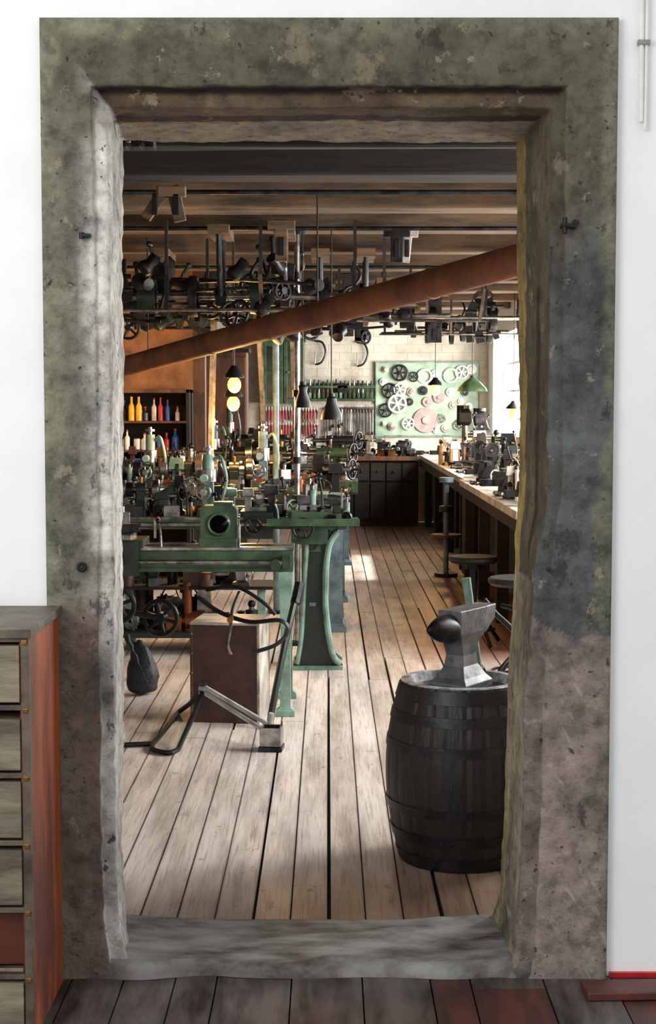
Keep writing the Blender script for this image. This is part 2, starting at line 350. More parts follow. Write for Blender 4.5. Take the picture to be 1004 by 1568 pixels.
def frame():
    st=[]
    def interp(tab,z):
        for (za,xa),(zb,xb) in zip(tab[:-1],tab[1:]):
            if za<=z<=zb:return xa+(xb-xa)*(z-za)/(zb-za)
        return tab[-1][1] if z>tab[-1][0] else tab[0][1]
    li=[(0,-.485),(.04,-.505),(.12,-.525),(.3,-.535),(2.1,-.537),(2.19,-.54)]
    lb=[(0,-.572),(.3,-.578),(2.2,-.556)]
    ri=[(0,.455),(.06,.475),(.3,.490),(.75,.497),(.84,.507),(1.10,.52),(1.19,.545),(2.2,.548)]
    rb=[(0,.46),(.08,.485),(.3,.497),(.7,.505),(1.3,.53),(2.0,.517),(2.2,.512)]
    n=220
    HI=2.18
    for i in range(n+1):
        z=HI*i/n;st.append(((-.70,z*2.388/HI),(interp(li,z),z),(interp(lb,z),z*(2.165/HI))))
    m=110
    for i in range(1,m):
        t=i/m;st.append(((-.70+1.405*t,2.388),(-.54+1.088*t,HI),(-.556+1.068*t,2.165)))
    for i in range(n,-1,-1):
        z=HI*i/n;st.append(((.705,z*2.388/HI),(interp(ri,z),z),(interp(rb,z),z*(2.165/HI))))
    nb=26
    bm=bmesh.new()
    grid=[];cols={}
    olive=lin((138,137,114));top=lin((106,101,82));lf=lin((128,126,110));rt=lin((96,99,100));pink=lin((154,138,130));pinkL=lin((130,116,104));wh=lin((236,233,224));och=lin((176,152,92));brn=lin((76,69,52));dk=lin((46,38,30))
    for si,(o,i_,bk) in enumerate(st):
        row=[]
        side='L' if si<=n else('R' if si>=n+m else'T')
        dd=.045 if side=='T' else max(.0,(i_[1]-2.08)/.1*.045)
        dd=max(dd,.012 if side=='L' else .006)
        TS=[(0,3.805),(.0,3.782),(.05,3.778)]+[(.05+.725*k/16,3.778) for k in range(1,17)]+[(.785,3.780),(.795,3.778+dd*.5),(.80,3.778+dd),(.82,3.778+dd),(.87,3.777+dd),(.93,3.777+dd),(.98,3.778+dd),(1.0,3.782+dd)]
        yl=TS[-1][1]
        prof=[(t,y,0) for t,y in TS]+[(1,yl+(YB-yl)*(k+1)/nb,(k+1)/nb) for k in range(nb)]
        for pi,(t,y,rv) in enumerate(prof):
            if rv==0:x=o[0]+(i_[0]-o[0])*t;z=o[1]+(i_[1]-o[1])*t
            else:x=i_[0]+(bk[0]-i_[0])*rv;z=i_[1]+(bk[1]-i_[1])*rv
            p=Vector((x,y,z))
            if pi>1:
                d=noise.noise_vector(p*6)*.004+noise.noise_vector(p*19)*.004+noise.noise_vector(p*2)*.003+noise.noise_vector(p*50)*.002
                if rv==1:d.y=0
                if rv>0 and side=='L':d*=1.4
                if t<.04:d.x*=.5;d.z*=.5
                p=p+Vector((d.x,d.y*.9,d.z if p.z>.03 else 0))
            if p.y>YB:p.y=YB
            v=bm.verts.new(p);row.append(v)
            h=noise.noise(p*3.1)*.5+noise.noise(p*9)*.35+noise.noise(p*24)*.25
            zz=z+h*.10
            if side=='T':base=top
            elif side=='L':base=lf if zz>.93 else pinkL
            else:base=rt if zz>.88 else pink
            def mxx(a,b2,q):q=max(0,min(1,q));return tuple(a[k]*(1-q)+b2[k]*q for k in range(3))
            if side=='R':base=mxx(base,top,(z-1.75+h*.2)/.3)
            if side=='L':base=mxx(base,top,(z-1.9+h*.2)/.3)
            edge=max(0,min(1,(.30+h*.4-t)*9))
            if side=='T':edge*=.45 if x>-.45 else 1
            if z<.9:edge*=.35
            if side=='R' and z>.9:edge=max(0,min(1,(.24+h*.3-t)*9))*.9
            c3=mxx(base,olive,edge*.9)
            if .785<t<.83 and rv==0 and side=='T':c3=dk  # shadow line of the lintel rebate, painted into the stone
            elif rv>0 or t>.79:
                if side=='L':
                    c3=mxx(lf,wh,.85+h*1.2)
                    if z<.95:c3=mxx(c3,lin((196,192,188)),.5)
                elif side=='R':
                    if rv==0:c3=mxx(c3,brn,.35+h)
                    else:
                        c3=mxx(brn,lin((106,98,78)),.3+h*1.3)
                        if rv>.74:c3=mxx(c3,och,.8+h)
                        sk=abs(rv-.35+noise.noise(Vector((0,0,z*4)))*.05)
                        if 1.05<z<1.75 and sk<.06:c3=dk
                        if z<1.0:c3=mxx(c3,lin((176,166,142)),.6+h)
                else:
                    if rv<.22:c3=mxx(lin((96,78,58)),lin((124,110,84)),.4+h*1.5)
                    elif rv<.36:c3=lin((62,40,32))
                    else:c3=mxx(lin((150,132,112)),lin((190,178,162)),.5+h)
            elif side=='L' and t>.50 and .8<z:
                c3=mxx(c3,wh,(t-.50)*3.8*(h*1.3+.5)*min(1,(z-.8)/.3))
            cols[v]=(c3[0],c3[1],c3[2],1)
        grid.append(row)
    bm.verts.index_update()
    for a,b2 in zip(grid[:-1],grid[1:]):
        for k in range(len(a)-1):
            fc=bm.faces.new((a[k],a[k+1],b2[k+1],b2[k]));fc.smooth=True
    bmesh.ops.recalc_face_normals(bm,faces=bm.faces)
    me=bpy.data.meshes.new('stone_door_frame')
    order=[cols[v] for v in bm.verts]
    bm.to_mesh(me);bm.free()
    ca=me.color_attributes.new('zone','FLOAT_COLOR','POINT')
    for i,c4 in enumerate(order):ca.data[i].color=c4
    me.materials.append(stone)
    ob=bpy.data.objects.new('stone_door_frame',me);sc.collection.objects.link(ob)
    if sum(1 for p in me.polygons if p.normal.y>0.3)>sum(1 for p in me.polygons if p.normal.y<-.3):me.flip_normals()
frame()
sillm=mk('worn_sill_stone',(142,141,138),(66,58,50),.7,scale=6,bump=.8,lo=.38,hi=.66,stretch=(.8,1.4,1))
def sill():
    bm=bmesh.new();nx,ny=100,32;g=[]
    for j in range(ny+1):
        row=[]
        for i in range(nx+1):
            u=i/nx;x=-.575+1.10*u;v=j/ny
            if j==0:y,z=3.785,0
            else:
                y=3.785+(YB-3.785)*(j-1)/(ny-1);q=(j-1)/(ny-1)
                z=.040-.036*q+.03*max(0,abs(u-.5)*2-.7)*1.5+noise.noise(Vector((x*4,y*4,0)))*.012+noise.noise(Vector((x*15,y*15,0)))*.004
                if j==1:z-=.014
                z=max(z,.003)
            dy=0 if j>3 else noise.noise(Vector((x*5,3,0)))*.03
            row.append(bm.verts.new((x,y+dy if j<ny else YB,z)))
        g.append(row)
    for j in range(ny):
        for i in range(nx):
            f=bm.faces.new((g[j][i],g[j][i+1],g[j+1][i+1],g[j+1][i]));f.smooth=True
    lo=[bm.verts.new((v.co.x,YB,-.02)) for v in g[ny]]
    for i in range(nx):bm.faces.new((g[ny][i],g[ny][i+1],lo[i+1],lo[i]))
    me=bpy.data.meshes.new('door_sill');bm.to_mesh(me);bm.free();me.materials.append(sillm)
    ob=bpy.data.objects.new('door_sill',me);sc.collection.objects.link(ob)
sill()
m=MB('iron_hinge_pin',.001);m.cyl((.575,3.75,1.865),(.575,3.75,1.905),.006,iron);m.boxc((.585,3.765,1.885),(.035,.05,.009),iron,(0,.1,0));m.boxc((.602,3.775,1.89),(.014,.02,.022),iron,(0,.6,0));m.done()
m=MB('iron_hinge_pin',.001);m.cyl((-.60,3.765,1.855),(-.60,3.765,1.87),.007,iron);m.boxc((-.592,3.772,1.863),(.025,.025,.008),iron);m.done()
m=MB('iron_hinge_pin',.001);m.ring((-.61,3.77,1.05),(0,1,0),.009,.004,iron);m.cyl((-.61,3.79,1.05),(-.61,3.768,1.05),.006,iron);m.done()
m=MB('wall_conduit');m.tube([(.762,3.79,2.62),(.762,3.79,2.4),(.764,3.79,2.14)],.006,white);m.tube([(.775,3.79,2.62),(.775,3.79,2.3),(.774,3.79,2.12)],.004,white)
m.boxc((.768,3.79,2.33),(.03,.016,.012),steel);m.done()
m=MB('baseboard_right');m.box(.715,2.9,3.788,3.80,0,.012,red);m.done()
m=MB('floor_plank',.003);m.boxc((.83,3.68,.012),(.40,.09,.02),redfloor,(0,0,.04));m.done()
# ---------------- drawer cabinet ----------------
m=MB('drawer_cabinet',.003)
xr=-.668;xl=-1.3;y0,y1=3.38,3.77;H=.953
m.box(xr-.02,xr,y0,y1,0,H-.02,cabside);m.box(xl,xl+.02,y0,y1,0,H-.02,cabside)
m.box(xl-.01,xr+.008,y0-.015,y1,H-.02,H,cabfr)
m.box(xl+.02,xr-.02,y1-.01,y1,0,H-.02,cabside)
m.box(xl+.02,xr-.02,y0+.03,y1-.01,0,.05,cabfr)
m.box(xr-.016,xr+.002,y0-.006,y0+.01,0,H-.02,cabfr)
zs=.935
for i in range(6):
    zt=zs-i*.154;m.box(xl+.02,xr-.016,y0-.004,y0+.25,zt-.012,zt,cabfr)
    gap=[.006,.018,.006,.008,.012,.006][i]
    xa=xl+.02
    while xa<xr-.08:
        xb=min(xa+.2,xr-.017)
        m.box(xa+.003,xb-.003,y0-.006+(.0 if i!=4 else .05),y0+.2,zt-.148,zt-.014-gap,drawerm if i!=4 else cabside)
        m.box(xa+.003,xb-.003,y0-.009,y0-.006,zt-.146,zt-.138,drawerm)
        m.ring((0.5*(xa+xb),y0-.012,zt-.08),(0,1,0),.012,.003,brass)
        m.cyl((0.5*(xa+xb),y0-.012,zt-.07),(0.5*(xa+xb),y0,zt-.07),.003,brass)
        xa=xb
    m.boxc((xr-.008,y0-.008,zt-.012),(.012,.004,.010),brass)
m.done()
# ---------------- barrel + anvil ----------------
bx,by=.425,4.84
greyrim=mk('pale_barrel_rim',(196,198,202),(96,92,90),.4,scale=16,bump=.3)  # rim paler and greyer than the staves
headm=mk('barrel_head_wood',(70,66,66),(26,23,22),.35,scale=10,bump=.3)
hoop=mk('barrel_hoop',(46,44,44),(26,24,24),.4,.5,scale=12,bump=.2)
m=MB('wooden_barrel',origin=True)
def barrel():
    H=.575;seg=96
    def rad(h):u=h/H*2-1;return .192+.048*(1-u*u)
    hs=[H*i/28 for i in range(29)]
    vs=[];fs=[]
    for h in hs:
        for i in range(seg):
            a=2*math.pi*i/seg;r=rad(h)-(.003 if i%4==0 else 0)
            vs.append((bx+r*math.cos(a),by+r*math.sin(a),h))
    for j in range(28):
        for i in range(seg):
            k=(i+1)%seg;fs.append((j*seg+i,j*seg+k,(j+1)*seg+k,(j+1)*seg+i))
    m.add(vs,fs,blackwood,False)
    m.rev([(rad(H),H),(rad(H)-.003,H+.003),(rad(H)-.026,H+.003),(rad(H)-.034,H-.026)],(bx,by,0),(0,0,1),greyrim,seg=48,smooth=False)
    m.rev([(rad(H)-.034,H-.026),(0,H-.027)],(bx,by,0),(0,0,1),headm,48)
    m.rev([(0,.0),(.192,.0)],(bx,by,0),(0,0,1),blackwood,48)
    for hc,wd in((.025,.035),(.10,.03),(.19,.028),(.385,.028),(.475,.03),(.548,.04)):
        a,b2=hc-wd/2,hc+wd/2
        m.rev([(rad(a)-.002,a),(rad(a)+.0035,a),(rad(b2)+.0035,b2),(rad(b2)-.002,b2)],(bx,by,0),(0,0,1),hoop,72)
        for k in range(3):
            an=-2.2+k*.06+hc*3;m.sph((bx+(rad(hc)+.004)*math.cos(an),by+(rad(hc)+.004)*math.sin(an),hc),.004,iron,seg=8)
barrel();m.done()
m=MB('anvil',.003)
anv=mk('anvil_steel',(112,112,114),(60,60,62),.5,.5,scale=10,bump=.2)
m.T=Matrix.Translation((bx-.0,by,.549))@Matrix.Rotation(math.radians(236),4,'Z')@Matrix.Diagonal((.86,.9,1.0,1))
m.loft([(0,0,0,.21,.15),(.022,0,0,.21,.15),(.04,0,0,.17,.115),(.075,0,0,.115,.078),(.11,0,0,.105,.068),(.145,0,0,.13,.075),(.175,-.01,0,.19,.088),(.18,-.01,0,.2,.09),(.255,-.01,0,.2,.09)],anv)
m.add([(-.11,-.044,.255),(-.11,.044,.255),(-.2,.038,.255),(-.2,-.038,.255),(-.11,-.04,.165),(-.11,.04,.165),(-.2,.034,.21),(-.2,-.034,.21)],[(0,1,2,3),(4,7,6,5),(0,3,7,4),(1,5,6,2),(3,2,6,7),(0,4,5,1)],anv)
o=m.T;m.T=o@Matrix.Translation((.085,0,.198))@Matrix.Rotation(math.radians(-4),4,'Y')
m.rev([(0,0),(.046,0),(.045,.03),(.040,.07),(.030,.11),(.018,.14),(.008,.155),(0,.158)],(0,0,0),(1,0,0),steel_d,24)
m.T=o;m.done()
m=MB('hammer',.001);m.cyl((.50,4.975,.552),(.452,4.98,.885),.011,teal,.015);m.boxc((.50,4.975,.57),(.03,.05,.04),steel_d);m.done()
# ---------------- lathe parts ----------------
def head(m,x,y,z,g,s=1):
    for dx in(-.13,.13):
        m.loft([(z,x+dx*s,y,.07*s,.16*s),(z+.1*s,x+dx*s,y,.05*s,.09*s),(z+.15*s,x+dx*s,y,.05*s,.09*s)],g)
        m.cyl((x+(dx-.03)*s,y,z+.16*s),(x+(dx+.03)*s,y,z+.16*s),.042*s,g)
        m.cyl((x+dx*s,y,z+.2*s),(x+dx*s,y,z+.235*s),.009*s,brass)
    m.box(x-.16*s,x+.16*s,y-.08*s,y+.08*s,z,z+.035*s,g)
    for k,(r,a) in enumerate(((.09,-.095),(.074,-.05),(.058,-.005),(.045,.04))):
        m.cyl((x+a*s,y,z+.16*s),(x+(a+.042)*s,y,z+.16*s),r*s,steel_d if k%2 else steel,seg=24)
    m.cyl((x-.22*s,y,z+.16*s),(x+.24*s,y,z+.16*s),.016*s,steel)
    m.rev([(0,0),(.04*s,0),(.062*s,.012*s),(.062*s,.05*s),(.03*s,.06*s),(.012*s,.10*s),(0,.1*s)],(x+.19*s,y,z+.16*s),(1,0,0),steel,20)
    m.gear((x-.2*s,y,z+.16*s),(1,0,0),.06*s,steel_d,.02)
    m.gear((x-.2*s,y-.05*s,z+.06*s),(1,0,0),.05*s,steel_d,.02)
def tail(m,x,y,z,g,s=1):
    m.prism([(x-.08*s,z),(x+.08*s,z),(x+.06*s,z+.05*s),(x+.05*s,z+.13*s),(x-.03*s,z+.13*s),(x-.04*s,z+.05*s)],'y',y-.05*s,y+.05*s,g)
    m.cyl((x-.09*s,y,z+.16*s),(x+.1*s,y,z+.16*s),.034*s,g)
    m.cyl((x-.17*s,y,z+.16*s),(x-.09*s,y,z+.16*s),.015*s,steel,.015*s);m.cyl((x-.2*s,y,z+.16*s),(x-.17*s,y,z+.16*s),.002,steel,.015*s)
    m.wheel((x+.14*s,y,z+.16*s),(1,-.5,0),.065*s,steel_d,4,.008)
    m.cyl((x+.14*s,y-.06*s,z+.16*s),(x+.2*s,y-.06*s,z+.16*s),.008*s,iron)
    m.tube([(x,y-.03,z+.19*s),(x,y-.05,z+.25*s)],.007*s,steel,sm=False);m.sph((x,y-.05,z+.26*s),.014*s,iron)
def carr(m,x,y,z,g,s=1):
    m.box(x-.11*s,x+.11*s,y-.15*s,y+.13*s,z,z+.035*s,g)
    m.box(x-.09*s,x+.09*s,y-.18*s,y-.15*s,z-.13*s,z+.03*s,g)
    m.wheel((x-.03*s,y-.21*s,z-.05*s),(0,1,0),.055*s,steel_d,4,.007)
    m.box(x-.05*s,x+.05*s,y-.13*s,y+.12*s,z+.035*s,z+.06*s,steel)
    m.boxc((x,y-.02*s,z+.085*s),(.16*s,.09*s,.04*s),steel_d,(0,0,.3));m.boxc((x,y-.02*s,z+.13*s),(.06*s,.06*s,.06*s),steel,(0,0,.3))
    m.tube([(x,y-.02*s,z+.16*s),(x,y-.02*s,z+.19*s)],.01*s,steel,sm=False);m.tube([(x,y-.02*s,z+.19*s),(x+.05*s,y-.06*s,z+.21*s)],.006*s,steel,sm=False);m.sph((x+.05*s,y-.06*s,z+.21*s),.012*s,iron)
    m.cyl((x+.08*s,y-.05*s,z+.085*s),(x+.16*s,y-.07*s,z+.085*s),.006*s,steel);m.boxc((x+.16*s,y-.07*s,z+.085*s),(.012,.015,.09*s),steel);m.sph((x+.17*s,y-.07*s,z+.13*s),.013*s,copper)
def mill(m,x,y,z,g,h=.38,s=1):
    m.loft([(z,x,y,.13*s,.13*s),(z+.04,x,y,.11*s,.11*s),(z+.05,x,y,.06*s,.07*s),(z+h*.6,x,y,.05*s,.06*s)],g)
    m.cyl((x,y,z+h*.3),(x,y,z+h),.03*s,g);m.cyl((x,y,z+h*.55),(x,y,z+h*.75),.042*s,steel)
    m.cyl((x,y,z+h),(x,y,z+h+.05),.012*s,steel);m.cyl((x,y,z+h+.02),(x,y,z+h+.035),.03*s,steel)
    m.cyl((x-.02,y-.02,z+h*.62),(x-.02,y-.11*s,z+h*.62),.022*s,g);m.wheel((x-.02,y-.12*s,z+h*.4),(0,1,0),.045*s,steel,4,.006)
    m.tube([(x+.03,y,z+h*.9),(x+.07,y-.03,z+h*.95),(x+.1,y-.04,z+h*.6),(x+.08,y-.05,z+h*.3),(x+.06,y-.05,z+.03)],.010,teal)
def steady(m,x,y,z,g,s=1):
    m.box(x-.09*s,x+.09*s,y-.1*s,y+.1*s,z-.03,z+.04*s,g)
    n=28;Rr=.045*s;vs=[];fs=[];cz=z+.105*s
    for yy in(y-.06*s,y+.06*s):
        for i in range(n):
            a=2*math.pi*i/n;c_,s_=math.cos(a),math.sin(a);k=.088*s/max(abs(c_),abs(s_));vs.append((x+k*c_,yy,cz+k*s_))
        for i in range(n):
            a=2*math.pi*i/n;vs.append((x+Rr*math.cos(a),yy,cz+Rr*math.sin(a)))
    for i in range(n):
        j=(i+1)%n;fs+=[(i,j,n+j,n+i),(2*n+j,2*n+i,3*n+i,3*n+j),(i,2*n+i,2*n+j,j),(n+i,n+j,3*n+j,3*n+i)]
    m.add(vs,fs,g)
    m.ring((x,y-.06*s,cz),(0,1,0),.05*s,.008*s,g)
    m.cyl((x,y+.05*s,cz),(x,y+.055*s,cz),.046*s,dark)
    m.boxc((x+.02,y,z+.20*s),(.09*s,.08*s,.02*s),g)
    m.tube([(x+.02*s,y-.05*s,z+.10*s),(x+.05*s,y-.09*s,z+.125*s)],.008,steel,sm=False)
FE={'h':head,'t':tail,'c':carr,'m':mill,'s':steady}
CM=[steel,steel,steel_d,steel_d,iron,green,green_d,brass,copper,teal,iron,steel_d,green_d,iron]
def clutter(m,x0,x1,y0,y1,z,n,sc_=1,mats=CM):
    for i in range(n):
        x=R(x0,x1);y=R(y0,y1);mt=random.choice(mats);k=random.random();r=R(.012,.032)*sc_
        if k<.18:
            h=R(.04,.16)*sc_;m.cyl((x,y,z),(x,y,z+h),r*.8,mt);m.cyl((x,y,z+h),(x,y,z+h+.03),r*.35,steel);m.sph((x,y,z+h+.035),r*.5,iron,seg=8)
        elif k<.32:m.boxc((x,y,z+r*.9),(r*R(2,4),r*2,r*1.8),mt,(0,0,R(0,1.5)))
        elif k<.44:m.gear((x,y,z+r*1.7),(R(-1,1),1,R(-.2,.2)),r*1.5,mt,.015,16)
        elif k<.52:m.wheel((x,y,z+r*2.2),(R(-.8,.8),-1,0),r*2,mt,4,.005,.01)
        elif k<.66:
            a=R(-.5,.5);m.cyl((x,y,z+r),(x+.14*sc_,y+a*.1,z+r),r*.6,mt);m.cyl((x+.03,y+a*.02,z+r),(x+.07*sc_,y+a*.05,z+r),r,mt)
        elif k<.78:
            h=R(.06,.2)*sc_;dx=R(-.06,.06);m.tube([(x,y,z),(x+dx*.3,y,z+h*.6),(x+dx,y-.02,z+h)],.006,random.choice([steel,teal,iron,steel_d]));m.sph((x+dx,y-.02,z+h),.012,iron,seg=8)
        elif k<.9:
            h=R(.08,.2)*sc_;m.loft([(z,x,y,r*3,r*3),(z+.02,x,y,r*2.6,r*2.6),(z+.03,x,y,r*1.4,r*1.4),(z+h*.7,x,y,r*1.2,r*1.2),(z+h*.72,x,y,r*2.4,r*2),(z+h,x,y,r*2,r*1.6)],mt);m.cyl((x-r*2,y,z+h*.85),(x+r*2.4,y,z+h*.85),r*.4,steel)
        else:m.rev([(0,0),(r,0),(r,.03),(r*.6,.04),(r*.6,.07),(r*.9,.08),(0,.09)],(x,y,z),(0,0,1),mt,16)
def lathe(name,x0,x1,y,zb,g,feats,legs,bw=.2,bh=.1,rails=True,tray=None,cl=0,csc=1.15):
    m=MB(name,.0015)
    for s_ in(-1,1):
        ya=y+s_*(bw/2-.022)
        m.box(x0,x1,ya-.022,ya+.022,zb-bh,zb-.015,g);m.box(x0-.003,x1+.003,ya-.026,ya+.026,zb-.015,zb,steel)
        m.box(x0,x1,ya-.03,ya+.03,zb-bh-.006,zb-bh+.012,g)
    xx=x0
    while xx<=x1-.02:
        m.box(xx,xx+.03,y-bw/2+.04,y+bw/2-.04,zb-bh,zb-.03,g);xx+=(x1-x0-.03)/max(1,int((x1-x0)/.35))
    m.cyl((x0+.05,y-bw/2-.04,zb-bh*.6),(x1-.03,y-bw/2-.04,zb-bh*.6),.011,steel)
    m.boxc((x1-.03,y-bw/2-.02,zb-bh*.6),(.04,.07,.06),g);m.boxc((x0+.05,y-bw/2-.02,zb-bh*.6),(.04,.07,.06),g)
    m.cyl((x1-.08,y-bw/2-.04,zb-bh*.7),(x1-.08,y-bw/2-.08,zb-bh*.7),.026,g)
    for lx,lm,st in legs:
        t=zb-bh
        if st=='a':
            for s_ in(-1,1):
                m.loft([(0,lx,y+s_*.22,.09,.08),(.025,lx,y+s_*.22,.085,.07),(.04,lx,y+s_*.21,.05,.05),(t*.6,lx,y+s_*.14,.045,.05),(t,lx,y+s_*.08,.07,.07)],lm)
            m.box(lx-.015,lx+.015,y-.15,y+.15,t*.45,t*.52,lm);m.box(lx-.03,lx+.03,y-.1,y+.1,t-.05,t,lm)
        elif st=='c':
            pl=[(lx-.02,t),(lx+.16,t),(lx+.13,t-.05),(lx+.075,t-.2),(lx+.07,t-.42),(lx+.11,.09),(lx+.18,.03),(lx+.18,0),(lx-.09,0),(lx-.09,.03),(lx-.05,.06),(lx-.045,t-.3)]
            m.prism(pl,'y',y-.12,y-.09,green_d);m.prism(pl,'y',y+.09,y+.12,lm)
            m.box(lx-.045,lx-.02,y-.09,y+.09,.05,t,lm);m.box(lx-.09,lx+.18,y-.15,y+.15,0,.022,lm)
            m.box(lx-.03,lx+.06,y-.085,y+.085,.1,t-.02,green_d)
            m.tube([(lx+.15,y-.13,t-.02),(lx+.1,y-.13,t-.12),(lx+.085,y-.13,t-.4),(lx+.12,y-.13,.1),(lx+.17,y-.13,.03)],.018,lm)
            m.tube([(lx-.01,y-.13,t-.02),(lx-.03,y-.13,t-.3),(lx-.045,y-.13,.2),(lx-.07,y-.13,.03)],.014,lm)
            m.boxc((lx+.02,y-.125,t-.1),(.08,.012,.06),green);m.cyl((lx+.02,y-.145,t-.1),(lx+.02,y-.12,t-.1),.018,steel_d)
            m.boxc((lx+.015,y-.122,t-.42),(.035,.006,.02),bluegrey)
        else:
            m.loft([(0,lx,y,.14,.42),(.03,lx,y,.13,.4),(.05,lx,y,.09,.3),(t*.7,lx,y,.08,.22),(t,lx,y,.12,.2)],lm)
    for f_ in feats:
        FE[f_[0]](m,f_[1],y,zb,f_[2],*f_[3:])
    if tray:
        m.box(tray[0],tray[1],y-.25,y+.2,tray[2],tray[2]+.015,g);m.box(tray[0],tray[1],y-.255,y-.245,tray[2],tray[2]+.04,g)
        clutter(m,tray[0]+.05,tray[1]-.05,y-.22,y-.16,tray[2]+.015,6)
    if cl:clutter(m,max(x0,-1.5),x1-.08,y-bw*.5,y+bw*.5,zb,cl,csc)
    m.done()
lathe('metal_lathe',-2.0,-.165,7.3,.78,green,[('s',-.52,green,1.0),('h',-1.5,green),('c',-.98,green_d)],[(-.2,teal,'a'),(-1.7,teal,'a')],bw=.22,bh=.11,cl=7,csc=.8)
lathe('metal_lathe',-2.1,.10,8.45,.84,green,[('c',-.10,green,1.1),('m',-.66,teal,.34),('h',-1.15,green_d,.9),('t',-.92,green,.8),('c',-.38,green_d,.9)],[(-.10,teal,'c'),(-1.8,teal,'b')],bw=.24,bh=.06,tray=(-.33,.17,.80),cl=50)
lathe('metal_lathe',-2.0,.14,9.9,.86,green_d,[('h',-.75,green_d,1.1),('c',-.28,green_d,1.1),('t',.0,steel_d,1.1),('m',-.42,bluegrey,.42),('m',-1.15,teal,.4),('h',-1.3,green_d,1.1)],[(.05,bluegrey,'b'),(-1.6,bluegrey,'b')],bw=.24,cl=68,csc=1.4)
lathe('metal_lathe',-2.0,.22,11.4,.90,green,[('h',-.5,green_d,1.2),('t',.02,green,1.2),('c',-.2,copper,1.1),('m',-.85,bluegrey,.4),('c',-1.1,green,1.1),('t',-.75,green_d,1.2)],[(.08,bluegrey,'b'),(-1.6,bluegrey,'b')],bw=.26,cl=68,csc=1.6)
lathe('metal_lathe',-1.1,.28,14.0,.92,steel_d,[('h',-.6,green_d,1.3),('t',.1,steel_d,1.3),('c',-.2,steel,1.2),('m',-.9,green,.5)],[(.15,bluegrey,'b'),(-.9,bluegrey,'b')],bw=.26,cl=50,csc=1.8)
m=MB('parts_shelf',.002)
m.box(-2.0,-.32,8.9,9.25,.37,.39,timber_d);m.box(-2.0,-.38,8.8,9.3,.10,.13,green_d)
for x in(-1.9,-1.2,-.42):m.box(x,x+.05,9.0,9.1,0,.37,teal)
PM=[steel_d,iron,green_d,copper,steel,redwood,iron,brownwood,steel_d]
clutter(m,-1.7,-.4,8.92,9.2,.39,40,1.6,PM);clutter(m,-1.7,-.45,8.85,9.2,.13,44,2.0,PM)
m.done()
m=MB('belt_guard_wheel');m.wheel((-1.16,7.75,.42),(.2,1,0),.13,iron,6,.015,.03);m.cyl((-1.16,7.75,0),(-1.16,7.75,.3),.02,iron);m.cyl((-1.16,7.75,0),(-1.16,7.75,.02),.07,iron)
m.wheel((-.86,7.8,.36),(.2,1,0),.10,iron,6,.012,.03);m.cyl((-1.16,7.78,.42),(-.86,7.78,.36),.015,iron);m.done()
# ---------------- crate, tongs, floor tools, bag ----------------
m=MB('wooden_crate',.003)
m.T=Matrix.Translation((-.452,7.05,0))@Matrix.Rotation(math.radians(-7),4,'Z')
W2,D2,Hc=.158,.15,.45
m.box(-W2,W2,-D2,-D2+.012,0,Hc,redwood);m.box(-W2,W2,D2-.012,D2,0,Hc,redwood);m.box(-W2,-W2+.012,-D2+.012,D2-.012,0,Hc,redwood)
m.box(W2-.012,W2,-D2+.012,D2-.012,0,Hc,greywood);m.box(-W2+.012,W2-.012,-D2+.012,D2-.012,0,.012,redwood)  # right side, lid and corner strip coloured pale to look lit
m.box(-W2-.004,W2+.004,-D2-.004,D2+.004,Hc,Hc+.012,greywood)
m.box(-W2-.003,-W2+.010,-D2-.003,-D2+.01,0,Hc,brownwood);m.box(W2-.010,W2+.003,-D2-.003,-D2+.01,0,Hc,greywood)
for k in range(5):
    m.cyl((-W2+.006,-D2-.005,.05+k*.09),(-W2+.006,-D2,.05+k*.09),.004,steel);m.cyl((W2-.006,-D2-.005,.05+k*.09),(W2-.006,-D2,.05+k*.09),.004,steel)
m.done()
m=MB('blacksmith_tongs')
y=6.84
m.tube([(-.595,6.95,.575),(-.49,6.9,.51),(-.353,y,.475),(-.218,y,.482),(-.18,y,.436),(-.233,y-.02,.375),(-.34,y-.03,.34)],.012,iron,flat=.6)
m.tube([(-.41,7.0,.59),(-.435,6.9,.52),(-.44,y,.44),(-.45,y-.02,.37),(-.435,y-.03,.33)],.011,steel,flat=.6)
m.tube([(-.56,7.0,.60),(-.42,6.95,.62),(-.3,6.9,.56),(-.24,6.9,.50)],.009,iron)
m.cyl((-.44,y-.03,.487),(-.44,y+.06,.487),.014,brass)
m.done()
m=MB('steel_pry_bar')
m.tube([(-.13,7.02,.63),(-.165,6.96,.5),(-.21,6.88,.3),(-.262,6.78,.02)],.016,green_d,sm=True);m.tube([(-.13,7.02,.63),(-.14,7.0,.58),(-.15,6.98,.54)],.024,iron);m.done()
m=MB('tubular_steel_frame')
a=.011
m.tube([(-.70,7.10,.012),(-.72,6.75,.012),(-.745,6.42,.012)],a,iron,sm=False)
m.tube([(-.745,6.42,.012),(-.73,6.31,.012),(-.66,6.25,.012),(-.625,6.30,.016)],a,iron)
m.tube([(-.625,6.30,.016),(-.59,6.55,.09),(-.56,6.72,.17)],a,iron,sm=False)
m.tube([(-1.0,6.36,.012),(-.86,6.40,.012),(-.75,6.42,.012)],a,iron,sm=False)
m.tube([(-.70,7.10,.012),(-.63,6.9,.09),(-.56,6.74,.18)],a,iron,sm=False)
m.tube([(-.565,6.745,.205),(-.255,6.47,.085)],.011,tubem,sm=False);m.tube([(-.555,6.735,.175),(-.25,6.43,.055)],.011,tubem,sm=False)
m.cyl((-.575,6.74,.19),(-.54,6.74,.19),.026,steel)
m.tube([(-.255,6.45,.06),(-.24,6.44,.14)],.012,tubem,sm=False)
m.done()
m=MB('steel_weight_block',.003);m.T=Matrix.Translation((-.238,6.36,0))@Matrix.Rotation(-.1,4,'Z')
